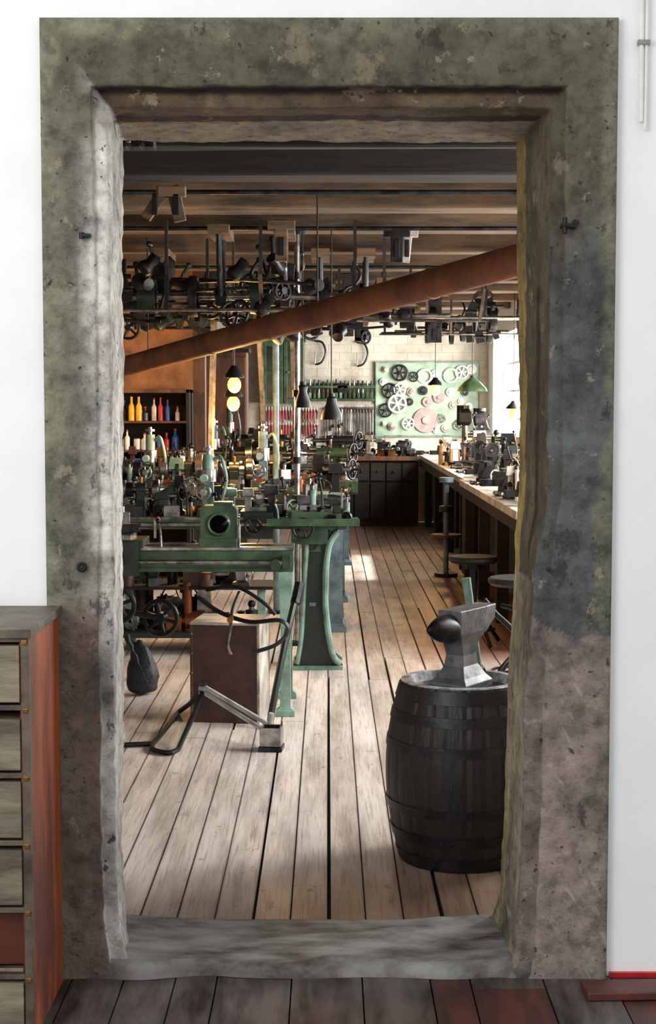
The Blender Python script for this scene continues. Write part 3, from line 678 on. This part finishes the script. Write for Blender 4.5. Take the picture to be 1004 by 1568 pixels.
m.box(-.05,.05,-.05,.05,0,.02,steel_d);m.box(-.045,.045,-.045,-.035,.02,.1,steel);m.box(-.045,.045,.035,.045,.02,.1,steel_d);m.box(-.045,-.035,-.035,.035,.02,.1,steel);m.box(.035,.045,-.035,.035,.02,.1,steel);m.box(-.035,.035,-.035,.035,.02,.06,iron);m.done()
m=MB('black_bag')
m.loft([(0,-.93,7.6,.17,.13),(.06,-.93,7.6,.19,.15),(.16,-.935,7.62,.15,.12),(.24,-.95,7.64,.08,.07),(.27,-.96,7.65,.04,.03)],leather,True)
m.tube([(-.97,7.62,.26),(-1.0,7.55,.3),(-.95,7.52,.2),(-.90,7.5,.08)],.008,leather)
o=m.done();sm=o.modifiers.new('s','SUBSURF');sm.levels=2;sm.render_levels=2
tx=bpy.data.textures.new('bag_folds','CLOUDS');tx.noise_scale=.06
dm=o.modifiers.new('d','DISPLACE');dm.texture=tx;dm.strength=.035
m=MB('cast_iron_stand');m.tube([(-1.0,7.2,.5),(-.99,7.1,.3),(-1.0,7.0,.01)],.012,steel_d);m.cyl((-1.0,7.0,0),(-1.0,7.0,.015),.05,iron);m.wheel((-1.0,7.22,.5),(0,1,0),.09,iron,5,.012);m.done()
# ---------------- ceiling beams ----------------
for i,yb in enumerate([5.3,6.0,6.6,7.2,8.3,9.4,10.7,12.0,13.2,14.4,15.6,16.8,18.0]):
    m=MB('ceiling_beam',.012)
    d=[.2,.1,.12,.22,.3,.24][i] if i<6 else .2;zb=[2.5,2.58,2.54,2.5,2.49,2.5][i] if i<6 else 2.5
    nseg=14;mt=timber_d if i<4 else timber  # near beams take darker timber, standing in for the weak light there
    vs=[];fs=[]
    for k in range(nseg+1):
        x=XL+.002+(XR-XL-.004)*k/nseg;n_=noise.noise(Vector((x*1.2,yb,0)))*.025
        vs+=[(x,yb-d/2+n_,zb+n_*.6),(x,yb+d/2+n_,zb-n_*.4),(x,yb+d/2+n_,ZC-.001),(x,yb-d/2+n_,ZC-.001)]
    for k in range(nseg):
        for q in range(4):
            j=(q+1)%4;fs.append((k*4+q,k*4+j,k*4+4+j,k*4+4+q))
    fs+=[(0,1,2,3),tuple(nseg*4+q for q in(3,2,1,0))];m.add(vs,fs,mt);m.done()
m=MB('ceiling_conduit');
for yy,zz,mt in((6.3,2.56,palewood),(7.5,2.48,steel_d),(8.85,2.46,steel_d),(11.2,2.45,steel_d)):
    m.cyl((XL+.01,yy,zz),(XR-.01,yy,zz),.012,mt,seg=10)
m.done()
pa=Vector((-1.33,10.0,1.70));pb=Vector((.732,6.0,2.01));d=(pb-pa)
m=MB('rusty_stove_pipe')
s0=pa-d*.35;s1=pa+d*1.42;m.cyl(s0,s1,.064,rust,seg=28)
for t in(.12,.33,.5,.68,.86,1.05):
    c_=pa+d*t;dn=d.normalized();m.rev([(.064,-.012),(.067,-.01),(.067,.01),(.064,.012)],c_,dn,rust,28)
for t in(.1,.62,1.02):
    c_=pa+d*t;m.cyl(c_+Vector((0,0,.05)),(c_.x,c_.y,2.49),.004,iron)
m.done()
# ---------------- line shafts ----------------
def hanger(m,x,y,z,wood=True):
    m.loft([(z-.06,x,y,.05,.09),(z,x,y,.07,.12),(z+.06,x,y,.05,.09)],iron)
    m.tube([(x,y-.05,z),(x,y-.14,z+.15),(x,y-.17,2.44)],.02,iron,flat=.7);m.tube([(x,y+.05,z),(x,y+.14,z+.15),(x,y+.17,2.44)],.02,iron,flat=.7)
    if wood:m.box(x-.06,x+.06,y-.24,y+.24,2.42,2.47,timber)
def pulley(m,x,y,z,r,w,mat=None):
    mt=mat or random.choice([steel_d,iron,timber_d,iron,green_d])
    m.rev([(r-.012,0),(r,0),(r+.003,w/2),(r,w),(r-.012,w),(r-.012,0)],(x-w/2,y,z),(1,0,0),mt,28)
    m.cyl((x-w*.6,y,z),(x+w*.6,y,z),.035,mt)
    for i in range(5):
        a=i*1.2566+r*9;m.cyl((x,y,z),(x,y+math.cos(a)*(r-.01),z+math.sin(a)*(r-.01)),.011,mt,seg=8)
def tangle(m,x0,x1,y,z,n):
    OM=[iron,iron,iron,steel_d,timber_d,timber_d,green_d,iron,steel_d]
    for i in range(n):
        x=R(x0,x1);yy=y+R(-.35,.35);zz=z+R(-.17,.14);mt=random.choice(OM);k=random.random()
        if k<.08:m.wheel((x,yy,zz),(R(-1,1),1,R(-.3,.3)),R(.05,.10),iron,5,.01,.02)
        elif k<.3:m.gear((x,yy,zz),(R(-.6,.6),1,0) if random.random()<.4 else (1,.1,0),R(.03,.07),mt,.03,18);m.cyl((x-.1,yy,zz),(x+.1,yy,zz),.012,steel_d)
        elif k<.45:m.tube([(x,yy,zz+.2),(x+R(-.05,.05),yy,zz+.1),(x+R(-.12,.12),yy-.03,zz-.05)],.011,mt);m.sph((x,yy,zz+.2),.02,mt,seg=8)
        elif k<.65:m.boxc((x,yy,zz),(R(.03,.08),.05,R(.1,.22)),mt,(0,R(-.5,.5),0));m.cyl((x-.05,yy-.03,zz),(x+.05,yy-.03,zz),.014,steel_d)
        elif k<.85:m.rev([(0,0),(.04,0),(.05,.03),(.03,.07),(.035,.12),(.0,.13)],(x,yy,zz),(R(-1,1),R(-1,0),R(-.5,1)),mt,14)
        else:m.cyl((x-R(.1,.25),yy,zz),(x+R(.1,.25),yy,zz+R(-.03,.03)),.010,steel_d,seg=8)
def shaft(x0,x1,y,z,pl,hg,belts,tg=None):
    m=MB('overhead_line_shaft',.0)
    m.cyl((x0,y,z),(x1,y,z),.02,steel)
    for x in hg:hanger(m,x,y,z)
    for x,r,w_ in pl:pulley(m,x,y,z,r,w_)
    if tg:tangle(m,tg[0],tg[1],y,z,tg[2])
    m.done()
    for (x,r,y2,z2,r2,w_) in belts:
        b_=MB('drive_belt');b_.belt((x,y-r,z),(x,y2-r2,z2),w_,.006,belt_m);b_.belt((x,y+r,z),(x,y2+r2,z2),w_,.006,belt_m);b_.done()
shaft(-2.8,.15,8.95,2.08,[(-1.3,.12,.06),(-1.05,.1,.1),(-.78,.12,.05),(-.42,.10,.06),(-.02,.08,.05)],[-.62,-.25],[],(-1.25,-.05,46))
shaft(-2.8,.6,10.3,2.12,[(-1.6,.2,.1),(-1.25,.14,.08),(-.9,.15,.06),(-.47,.15,.05),(-.3,.1,.08),(.1,.1,.06),(.3,.08,.05)],[-1.1,-.05,.25],
      [(-.47,.15,11.4,1.12,.1,.025),(-.76,.12,9.9,1.08,.09,.025)],(-1.4,.2,70))
shaft(-2.0,1.0,12.6,2.18,[(-1.0,.2,.1),(-.6,.15,.1),(-.2,.14,.06),(.25,.12,.06),(.62,.1,.06)],[-.8,.0,.45],[(-.3,.13,14.0,1.16,.1,.03)],(-1.1,.5,42))
shaft(.7,1.90,16.2,2.22,[(1.05,.12,.05),(1.3,.13,.04),(1.42,.1,.05),(1.7,.12,.05)],[.9,1.55],[],(.8,1.6,9))
shaft(.3,1.90,14.0,2.24,[(.75,.14,.06),(.95,.1,.06),(1.5,.12,.06)],[.6,1.4],[],(.3,1.6,10))
m=MB('belt_shifter_rods')
for (x0,x1,y,z) in((-2,.2,8.6,1.98),(-1.9,.4,9.6,2.04),(-.5,1.2,11.5,2.08),(.3,1.9,13.2,2.2),(.5,1.9,15,2.14)):
    m.cyl((x0,y,z),(x1,y,z),.010,steel,seg=8)
    n_=int((x1-x0)/.5)
    for k in range(n_+1):
        x=x0+.05+k*(x1-x0-.1)/max(1,n_);m.boxc((x,y,z+.12),(.022,.022,.24),timber if k%2 else iron,(0,R(-.15,.15),0));m.box(x-.009,x+.009,y-.012,y+.012,z+.2,2.48,timber_d)
m.done()
def prop(x,y,z0_,z1_,w_,mt=timber,lean=0):
    m=MB('wooden_hanger',.004);m.boxc((x,y,(z0_+z1_)/2),(w_,w_*.7,z1_-z0_),mt,(0,lean,0));m.boxc((x+lean*.1,y-.01,z1_-.03),(w_*2.2,w_*.8,.05),mt);m.boxc((x,y-w_*.4,z0_+.08),(w_*.5,.02,.1),iron);m.done()
prop(-.26,8.6,2.25,2.48,.07);prop(.40,9.0,2.28,2.48,.07,steel_d);prop(.46,9.0,2.28,2.48,.05,greywood,.1);prop(.33,13.3,1.98,2.5,.08,timber,.25);prop(.26,13.3,2.0,2.5,.08,brownwood,-.05);prop(.16,12.3,2.0,2.5,.09,timber_d)
prop(.98,14.1,2.02,2.5,.12,steel_d);prop(-.82,7.35,2.32,2.49,.05,timber,.6);prop(-.72,7.35,2.32,2.49,.06,timber,-.2)
m=MB('ceiling_bracket',.004)
for k in range(3):m.boxc((-.83+k*.055,6.3,2.56),(.035,.1,.14),timber_d)
m.boxc((-.75,6.3,2.64),(.25,.14,.05),iron);m.cyl((-.8,6.22,2.5),(-.8,6.22,2.7),.01,steel);m.done()
m=MB('steel_post');m.cyl((-.185,9.2,0),(-.185,9.2,2.48),.017,steel);m.cyl((-.185,9.2,0),(-.185,9.2,.02),.06,iron);m.cyl((-.185,9.2,2.46),(-.185,9.2,2.49),.05,iron)
for z in(1.5,1.1,2.2):m.cyl((-.185,9.2,z),(-.185,9.2,z+.04),.028,iron)
m.done()
m=MB('steel_post');m.cyl((-.36,10.6,0),(-.36,10.6,2.48),.022,bluegrey);m.cyl((-.36,10.6,0),(-.36,10.6,.02),.06,iron);m.done()
# ---------------- lamps ----------------
def pendant(name,x,y,z,r,mt,lit=True,z1_=2.48,shade=True,pw=8,br=.04):
    m=MB(name)
    m.tube([(x,y,z+.1),(x,y,z1_)],.004,iron,sm=False);m.cyl((x,y,z+.05),(x,y,z+.12),.02,iron)
    if shade:m.rev([(.02,.1),(.03,.09),(r*.5,.06),(r*.9,.0),(r,-.035),(r*.97,-.035),(r*.86,.0),(r*.45,.055),(.015,.08)],(x,y,z),(0,0,1),mt,24)
    elif lit:m.rev([(.02,.13),(.03,.11),(br*1.35,.075),(br*1.5,.055),(br*1.3,.06),(.02,.1)],(x,y,z),(0,0,1),iron,20)
    if lit:m.sph((x,y,z+.01 if not shade else z-.015),br,bulbm,(1,1,1.2))
    m.done()
    if lit:
        l=bpy.data.lights.new(name+'_glow','POINT');l.energy=pw;l.color=(1,.55,.2);l.shadow_soft_size=.05
        o=bpy.data.objects.new(name+'_glow',l);o.location=(x,y-.02,z-.1);sc.collection.objects.link(o)
pendant('bare_bulb_lamp',-.58,9.5,1.565,.1,iron,True,2.48,False,30,.042)
pendant('bare_bulb_lamp',-.62,10.05,1.45,.1,iron,True,2.48,False,26,.042)
pendant('pendant_lamp',.02,9.0,1.40,.065,iron,False)
pendant('pendant_lamp',-.15,9.1,1.47,.05,iron,False)
pendant('pendant_lamp',1.41,15.0,1.62,.15,green,False)
pendant('bare_bulb_lamp',1.05,15.0,1.59,.1,iron,True,2.48,False,24,.05)
pendant('bare_bulb_lamp',1.72,14.2,1.36,.1,iron,True,2.48,False,8,.05)
pendant('bare_bulb_lamp',-1.9,11.8,1.9,.1,iron,True,2.48,False,30)
# ---------------- back wall furniture ----------------
m=MB('wheel_display_board',.003)
yb=YE-.04;m.box(.60,1.86,yb,YE-.001,1.08,1.97,boardgreen)
for (a,b_,c_,d_) in((.58,1.88,1.06,1.08),(.58,1.88,1.97,1.985)):m.box(a,b_,yb-.01,YE-.001,c_,d_,teal)
m.box(.585,.60,yb-.01,YE-.001,1.08,1.97,teal);m.box(1.86,1.875,yb-.01,YE-.001,1.08,1.97,teal)
def q(px,py):return (px-502)*.00805,1.45-(py-620)*.0081
ws=[(612,571,13,0),(633,577,8,0),(650,576,10,2),(666,572,6,1),(690,575,10,2),(707,570,11,0),(722,565,8,1),(590,566,5,1),(596,598,12,0),(612,596,10,0),(630,600,7,1),(648,598,7,1),(587,585,6,1),(608,618,15,0),(590,628,11,0),(627,615,6,1),(655,615,8,3),(672,608,9,3),(690,600,7,1),(712,600,6,1),(625,648,10,0),(652,643,19,3),(676,640,7,0),(694,620,6,1),(706,614,5,1),(682,655,6,1),(702,650,8,0),(722,640,7,1),(600,652,6,1),(588,648,4,1),(718,622,6,1),(668,658,5,1)]
for px_,py_,r,k in ws:
    x,z=q(px_,py_);r*=.0081
    if k==0:m.wheel((x,yb-.03,z),(0,1,0),r,random.choice([white,steel,steel_d]),6,r*.13,r*.2)
    elif k==1:m.rev([(0,-.02),(r*.5,-.02),(r*.6,0),(r,0),(r,.03),(0,.03)],(x,yb-.03,z),(0,1,0),random.choice([white,steel_d,greywood]),20)
    elif k==2:m.ring((x,yb-.02,z),(0,1,0),r,r*.18,white)
    else:m.rev([(0,-.02),(r*.3,-.02),(r*.32,0),(r,0),(r,.02),(0,.02)],(x,yb-.03,z),(0,1,0),pinkm,24)
m.done()
m=MB('tool_rack',.002)
m.box(-.27,.57,YE-.16,YE-.001,1.66,1.69,green);m.box(-.27,.57,YE-.16,YE-.001,1.50,1.53,green);m.box(-.27,.57,YE-.02,YE-.001,1.50,1.72,green)
for i in range(15):
    x=-.22+i*.054;m.boxc((x,YE-.12,1.57),(.03,.08,.07),random.choice([green,green_d,teal]));m.cyl((x,YE-.12,1.6),(x,YE-.12,1.65),.01,random.choice([brownwood,steel]));m.cyl((x,YE-.1,1.69),(x,YE-.1,1.74+R(0,.03)),.012,random.choice([steel,green_d,iron]))
m.rev([(.02,-.02),(.07,-.02),(.075,.02),(.02,.02),(.02,-.02)],(.18,YE-.14,1.65),(0,1,0),iron,20);m.done()
m=MB('hanging_tool_board',.001)
m.box(-.84,.57,YE-.03,YE-.001,.95,1.46,greywood);m.box(-.84,.57,YE-.05,YE-.03,1.36,1.40,palewood);m.box(-.84,-.1,YE-.05,YE-.03,1.18,1.21,palewood)
for i in range(20):
    x=-.8+i*.035
    for zt in(1.38,1.2):
        h=R(.1,.17);m.tube([(x,YE-.06,zt),(x+R(-.01,.01),YE-.06,zt-h)],.010,red if random.random()<.75 else steel_d,sm=False);m.tube([(x,YE-.06,zt),(x,YE-.06,zt+.05)],.006,steel,sm=False)
for i in range(17):
    x=-.05+i*.037;h=R(.18,.4);m.tube([(x,YE-.06,1.4),(x+R(-.015,.015),YE-.06,1.4-h)],.008,random.choice([steel,steel_d,iron,steel_d]),sm=False);m.ring((x,YE-.06,1.41),(0,1,0),.012,.005,steel_d);m.boxc((x,YE-.06,1.4-h),(.03,.015,.04),steel_d)
m.done()
m=MB('green_wall_cabinet',.004)
x0,x1,za,zb_=-.80,-.29,1.47,2.22
m.box(x0,x1,YE-.35,YE-.001,za,zb_,green_d)
for a in(x0,(x0+x1)/2):
    b_=a+(x1-x0)/2
    for (c_,d_,e_,f_) in((a+.005,a+.05,za,zb_),(b_-.05,b_-.005,za,zb_),(a+.05,b_-.05,za,za+.06),(a+.05,b_-.05,zb_-.06,zb_),(a+.05,b_-.05,(za+zb_)/2-.02,(za+zb_)/2+.02)):m.box(c_,d_,YE-.375,YE-.35,e_,f_,green)
    m.box(a+.05,b_-.05,YE-.36,YE-.352,za+.06,zb_-.06,glassd);m.sph((a+.2 if a==x0 else a+.055,YE-.385,1.85),.012,brass)
m.box(x0-.02,x1+.02,YE-.39,YE-.001,zb_,zb_+.04,green);m.done()
for cx,cz in((-.1,2.1),(.42,2.08)):
    m=MB('hanging_clamp');m.tube([(cx-.06,YE-.05,cz+.14),(cx+.03,YE-.05,cz+.12),(cx+.07,YE-.05,cz),(cx+.02,YE-.05,cz-.12),(cx-.06,YE-.05,cz-.15)],.013,steel_d);m.cyl((cx-.06,YE-.05,cz-.15),(cx-.06,YE-.05,cz+.02),.007,steel);m.cyl((cx-.06,YE-.001,cz+.14),(cx-.06,YE-.06,cz+.14),.008,iron);m.done()
m=MB('tall_wood_cabinet',.004)
m.box(-1.55,-.85,16.0,16.4,0,2.0,brownwood);m.box(-1.58,-.82,15.97,16.42,2.0,2.04,timber_d)
for k in range(2):
    a=-1.54+k*.35;m.box(a,a+.33,15.98,16.0,.08,.95,timber_d);m.box(a,a+.33,15.98,16.0,1.0,1.95,brownwood);m.sph((a+.25,15.97,1.4),.012,brass)
m.done()
m=MB('bottle_shelf',.003)
x0,x1=-2.6,-1.14;y0,y1=12.62,12.98
m.box(x0,x1,y1-.02,y1,.0,1.58,timber_d);m.box(x0,x0+.03,y0,y1-.02,0,1.58,timber_d);m.box(x1-.03,x1,y0,y1-.02,0,1.58,timber_d);m.box(x0,x1,y0,y1-.02,1.55,1.58,brownwood)
m.box((x0+x1)/2-.015,(x0+x1)/2+.015,y0,y1-.02,0,1.55,timber_d)
for z in(.55,.8,1.06,1.30):
    m.box(x0+.03,x1-.03,y0,y1-.02,z,z+.02,brownwood)
    x=x0+.1
    while x<x1-.08:
        if abs(x-(x0+x1)/2)>.06:
            mt=random.choice([white,red,iron,greywood,brownwood,red,steel_d,green_d,white,redwood,yellow,blue]);h=R(.08,.18);r=R(.018,.034)
            if random.random()<.6:m.rev([(0,0),(r,0),(r,h*.65),(r*.35,h*.8),(r*.35,h),(0,h)],(x,y0+.08,z+.02),(0,0,1),mt,14);m.cyl((x,y0+.08,z+.02+h),(x,y0+.08,z+.035+h),r*.4,red)
            else:m.cyl((x,y0+.08,z+.02),(x,y0+.08,z+.02+h*.7),r,mt);m.cyl((x,y0+.08,z+.02+h*.7),(x,y0+.08,z+.028+h*.7),r*.9,steel)
        x+=R(.05,.085)
for x in(-1.62,-1.56):m.rev([(0,0),(.025,0),(.025,.12),(.01,.15),(.01,.2),(0,.2)],(x,y0+.02,1.32),(0,0,1),yellow,14)
m.done()
m=MB('side_workbench',.004);m.box(-2.7,-.95,12.1,12.55,.86,.90,timber)
for x in(-2.6,-1.9,-1.05):m.box(x,x+.07,12.15,12.22,0,.86,timber_d);m.box(x,x+.07,12.43,12.5,0,.86,timber_d)
m.box(-2.6,-.98,12.2,12.5,.3,.33,timber_d)
clutter(m,-1.7,-1.0,12.12,12.3,.90,26,1.3,[steel_d,iron,green_d,brownwood,steel,redwood])
m.done()
m=MB('blue_storage_box',.003);m.box(-1.60,-1.47,12.36,12.5,.902,1.0,blue);m.box(-1.61,-1.46,12.35,12.51,1.0,1.015,blue);m.boxc((-1.535,12.345,.95),(.05,.01,.02),steel);m.done()
m=MB('timber_post',.006);m.box(-1.12,-1.02,12.75,12.87,0,ZC-.002,brownwood);m.boxc((-1.07,12.81,2.46),(.3,.1,.08),timber,(0,0,0));m.box(-1.13,-1.01,12.74,12.88,0,.1,timber_d);m.done()
m=MB('back_workbench',.004)
m.box(.1,1.08,18.2,18.9,.79,.84,brownwood);m.box(.1,1.08,18.25,18.9,.04,.79,dark);
for k in range(5):
    a=.12+k*.19;m.box(a+.01,a+.18,18.23,18.25,.55,.76,timber_d);m.box(a+.01,a+.18,18.23,18.25,.1,.52,dark);m.sph((a+.095,18.22,.66),.012,steel_d)
m.box(.1,1.08,18.24,18.9,0,.05,timber_d);clutter(m,.2,1.05,18.3,18.7,.84,34,1.4);m.done()
m=MB('window_workbench',.004)
m.box(1.12,XR-.01,12.6,18.9,.79,.84,greywood);m.box(1.12,XR-.01,12.6,18.9,.70,.79,timber_d)
m.box(1.08,XR-.01,8.8,12.55,.79,.84,greywood);m.box(1.08,XR-.01,8.8,12.55,.72,.79,timber_d)
for y in(8.9,10.1,11.3,12.45):m.box(1.12,1.2,y,y+.08,0,.72,timber_d);m.box(1.8,1.88,y,y+.08,0,.72,timber_d)
for y in(13.4,15,16.6,18.2):m.box(1.16,1.24,y,y+.08,0,.70,timber_d);m.box(1.8,1.88,y,y+.08,0,.70,timber_d)
m.box(1.3,XR-.02,9.0,12.4,.2,.24,timber_d);m.box(1.35,1.6,9.3,10,.24,.6,brownwood);m.box(1.35,1.65,14,15,.0,.5,timber_d);m.box(1.3,1.6,15.5,16.5,.0,.6,dark)
m.box(1.16,1.3,12.7,13.2,0,.7,timber_d);m.box(1.3,1.32,9,12.5,.24,.72,dark)
m.done()
m=MB('bench_leg_jack');m.cyl((1.0,12.9,0),(1.0,12.9,.83),.022,bluegrey);m.cyl((1.0,12.9,.0),(1.0,12.9,.03),.1,iron);m.cyl((1.0,12.9,.33),(1.0,12.9,.36),.13,brownwood);m.cyl((1.0,12.9,.55),(1.0,12.9,.6),.06,iron);m.cyl((1.0,12.9,.8),(1.0,12.9,.84),.06,bluegrey);m.done()
def vise(x,y,z,ang=0,s=1,mt=bluegrey):
    m=MB('bench_vise',.002);m.T=Matrix.Translation((x,y,z))@Matrix.Rotation(ang,4,'Z')@Matrix.Scale(s,4)
    m.cyl((0,0,0),(0,0,.03),.07,mt);m.loft([(.03,0,0,.08,.1),(.08,0,0,.07,.12),(.13,.02,0,.05,.14),(.15,.02,0,.05,.14)],mt);m.loft([(.06,-.06,0,.05,.08),(.1,-.05,0,.05,.12),(.15,-.045,0,.04,.14)],mt)
    m.box(-.16,.08,-.03,.03,.06,.1,mt);m.cyl((-.22,0,.08),(-.1,0,.08),.012,steel);m.cyl((-.2,-.09,.08),(-.2,.09,.08),.006,steel)
    for k in(-1,1):m.sph((-.2,.09*k,.08),.012,steel)
    m.boxc((.0,0,.16),(.06,.14,.015),steel_d);m.done()
vise(.42,18.45,.84,1.2,1,steel_d);vise(.68,18.45,.84,1.4,1,iron);vise(.92,18.4,.84,.8,1.1,steel_d);vise(1.3,16.9,.84,.2,1.1,iron);vise(1.25,12.2,.84,.2,1,iron);vise(1.2,10.3,.84,.1,1.1,steel_d);vise(1.22,9.2,.84,.1,1,iron)
def drill(x,y,z,s=1,mt=bluegrey):
    m=MB('bench_drill_press',.002);m.T=Matrix.Translation((x,y,z))@Matrix.Scale(s,4)
    m.box(-.12,.12,-.16,.12,0,.04,mt);m.cyl((0,.06,.04),(0,.06,.62),.028,steel);m.cyl((0,-.06,.2),(0,-.06,.23),.09,mt);m.box(-.02,.02,-.06,.06,.19,.22,mt)
    m.loft([(.42,0,-.02,.08,.2),(.46,0,-.02,.12,.26),(.56,0,-.02,.12,.26),(.6,0,0,.08,.2)],mt);m.cyl((0,-.08,.3),(0,-.08,.45),.02,steel);m.cyl((0,-.08,.26),(0,-.08,.32),.016,steel_d)
    m.cyl((-.02,.1,.42),(-.02,.1,.64),.06,iron);m.cyl((0,-.07,.6),(0,-.07,.64),.06,steel_d)
    for k in range(3):
        a=k*2.09+.4;m.tube([(.07,-.04,.49),(.1,-.04+.11*math.cos(a),.49+.11*math.sin(a))],.006,steel,sm=False);m.sph((.1,-.04+.11*math.cos(a),.49+.11*math.sin(a)),.014,iron)
    m.done()
drill(1.42,15.9,.84,.95,iron);drill(1.72,17.3,.84,.9,steel_d)
m=MB('small_bench_lathe',.001)
for yy in(12.9,13.9):
    m.box(1.35,1.42,yy,yy+.8,.90,.95,steel_d);m.box(1.33,1.44,yy,yy+.08,.84,.9,iron);m.box(1.33,1.44,yy+.7,yy+.78,.84,.9,iron)
    m.loft([(.95,1.385,yy+.12,.08,.14),(1.08,1.385,yy+.12,.06,.1)],iron);m.cyl((1.385,yy+.02,1.07),(1.385,yy+.3,1.07),.035,steel);m.gear((1.385,yy+.02,1.07),(0,1,0),.06,steel_d,.03);m.loft([(.95,1.385,yy+.6,.06,.1),(1.07,1.385,yy+.6,.05,.07)],iron);m.wheel((1.385,yy+.7,1.07),(0,1,0),.05,steel_d,4,.006)
m.done()
m=MB('bench_clutter',.001)
BM=[steel,steel_d,iron,iron,steel_d,brass,copper,white,green_d,palewood,iron,steel_d]
clutter(m,1.16,1.3,9.4,10.1,.84,12,1.4,BM);clutter(m,1.3,1.66,9,12.4,.84,60,1.7,BM);clutter(m,1.5,1.66,12.7,18.2,.84,80,2.0,BM);clutter(m,1.16,1.3,14.6,16.6,.84,20,1.4,BM)
m.done()
def stool(x,y,h,r,mt=blackwood):
    m=MB('shop_stool');m.rev([(0,h-.04),(r*.9,h-.04),(r,h-.025),(r,h-.008),(r*.93,h),(0,h-.006)],(x,y,0),(0,0,1),mt,28)
    m.cyl((x,y,.12),(x,y,h-.04),.02,iron);m.cyl((x,y,h-.08),(x,y,h-.04),.05,iron)
    for k in range(4):
        a=k*math.pi/2+.5;m.tube([(x,y,.2),(x+.08*math.cos(a),y+.08*math.sin(a),.15),(x+r*1.25*math.cos(a),y+r*1.25*math.sin(a),.012)],.012,iron)
    m.ring((x,y,.1),(0,0,1),r*.85,.008,iron);m.done()
stool(.88,9.2,.54,.15);stool(.97,7.7,.58,.16)
m=MB('cast_iron_handwheel');m.wheel((.83,6.2,.34),(0,.25,1),.17,iron,5,.018,.04);m.cyl((.83,6.2,.0),(.83,6.2,.36),.025,iron);m.cyl((.83,6.2,0),(.83,6.2,.02),.1,iron)
m.tube([(.66,6.4,.63),(.7,6.35,.58),(.78,6.3,.5),(.83,6.22,.36)],.012,iron);m.tube([(.72,6.3,.62),(.78,6.25,.6),(.8,6.2,.5),(.83,6.2,.36)],.010,steel_d);m.done()
# ---------------- lights, world, camera ----------------
W=bpy.data.worlds.new('World');sc.world=W;W.use_nodes=True
bg=W.node_tree.nodes['Background'];bg.inputs[0].default_value=(.98,.99,1,1);bg.inputs[1].default_value=.9
l=bpy.data.lights.new('hall_fill_light','AREA');l.shape='RECTANGLE';l.size=1.8;l.size_y=2.0;l.energy=66;l.color=(1,1,1)  # unseen fill lamp added to brighten the wall around the doorway
o=bpy.data.objects.new('hall_fill_light',l);o.location=(-2.4,.8,2.4);sc.collection.objects.link(o)
o.rotation_euler=(Vector((.2,3.8,1.2))-o.location).to_track_quat('-Z','Y').to_euler()
cam=bpy.data.cameras.new('camera');cam.sensor_fit='VERTICAL';cam.sensor_height=36;cam.lens=2340/1568*36;cam.clip_end=100
co=bpy.data.objects.new('camera',cam);co.location=(0,0,1.45);co.rotation_euler=(math.radians(86),0,0);sc.collection.objects.link(co);sc.camera=co
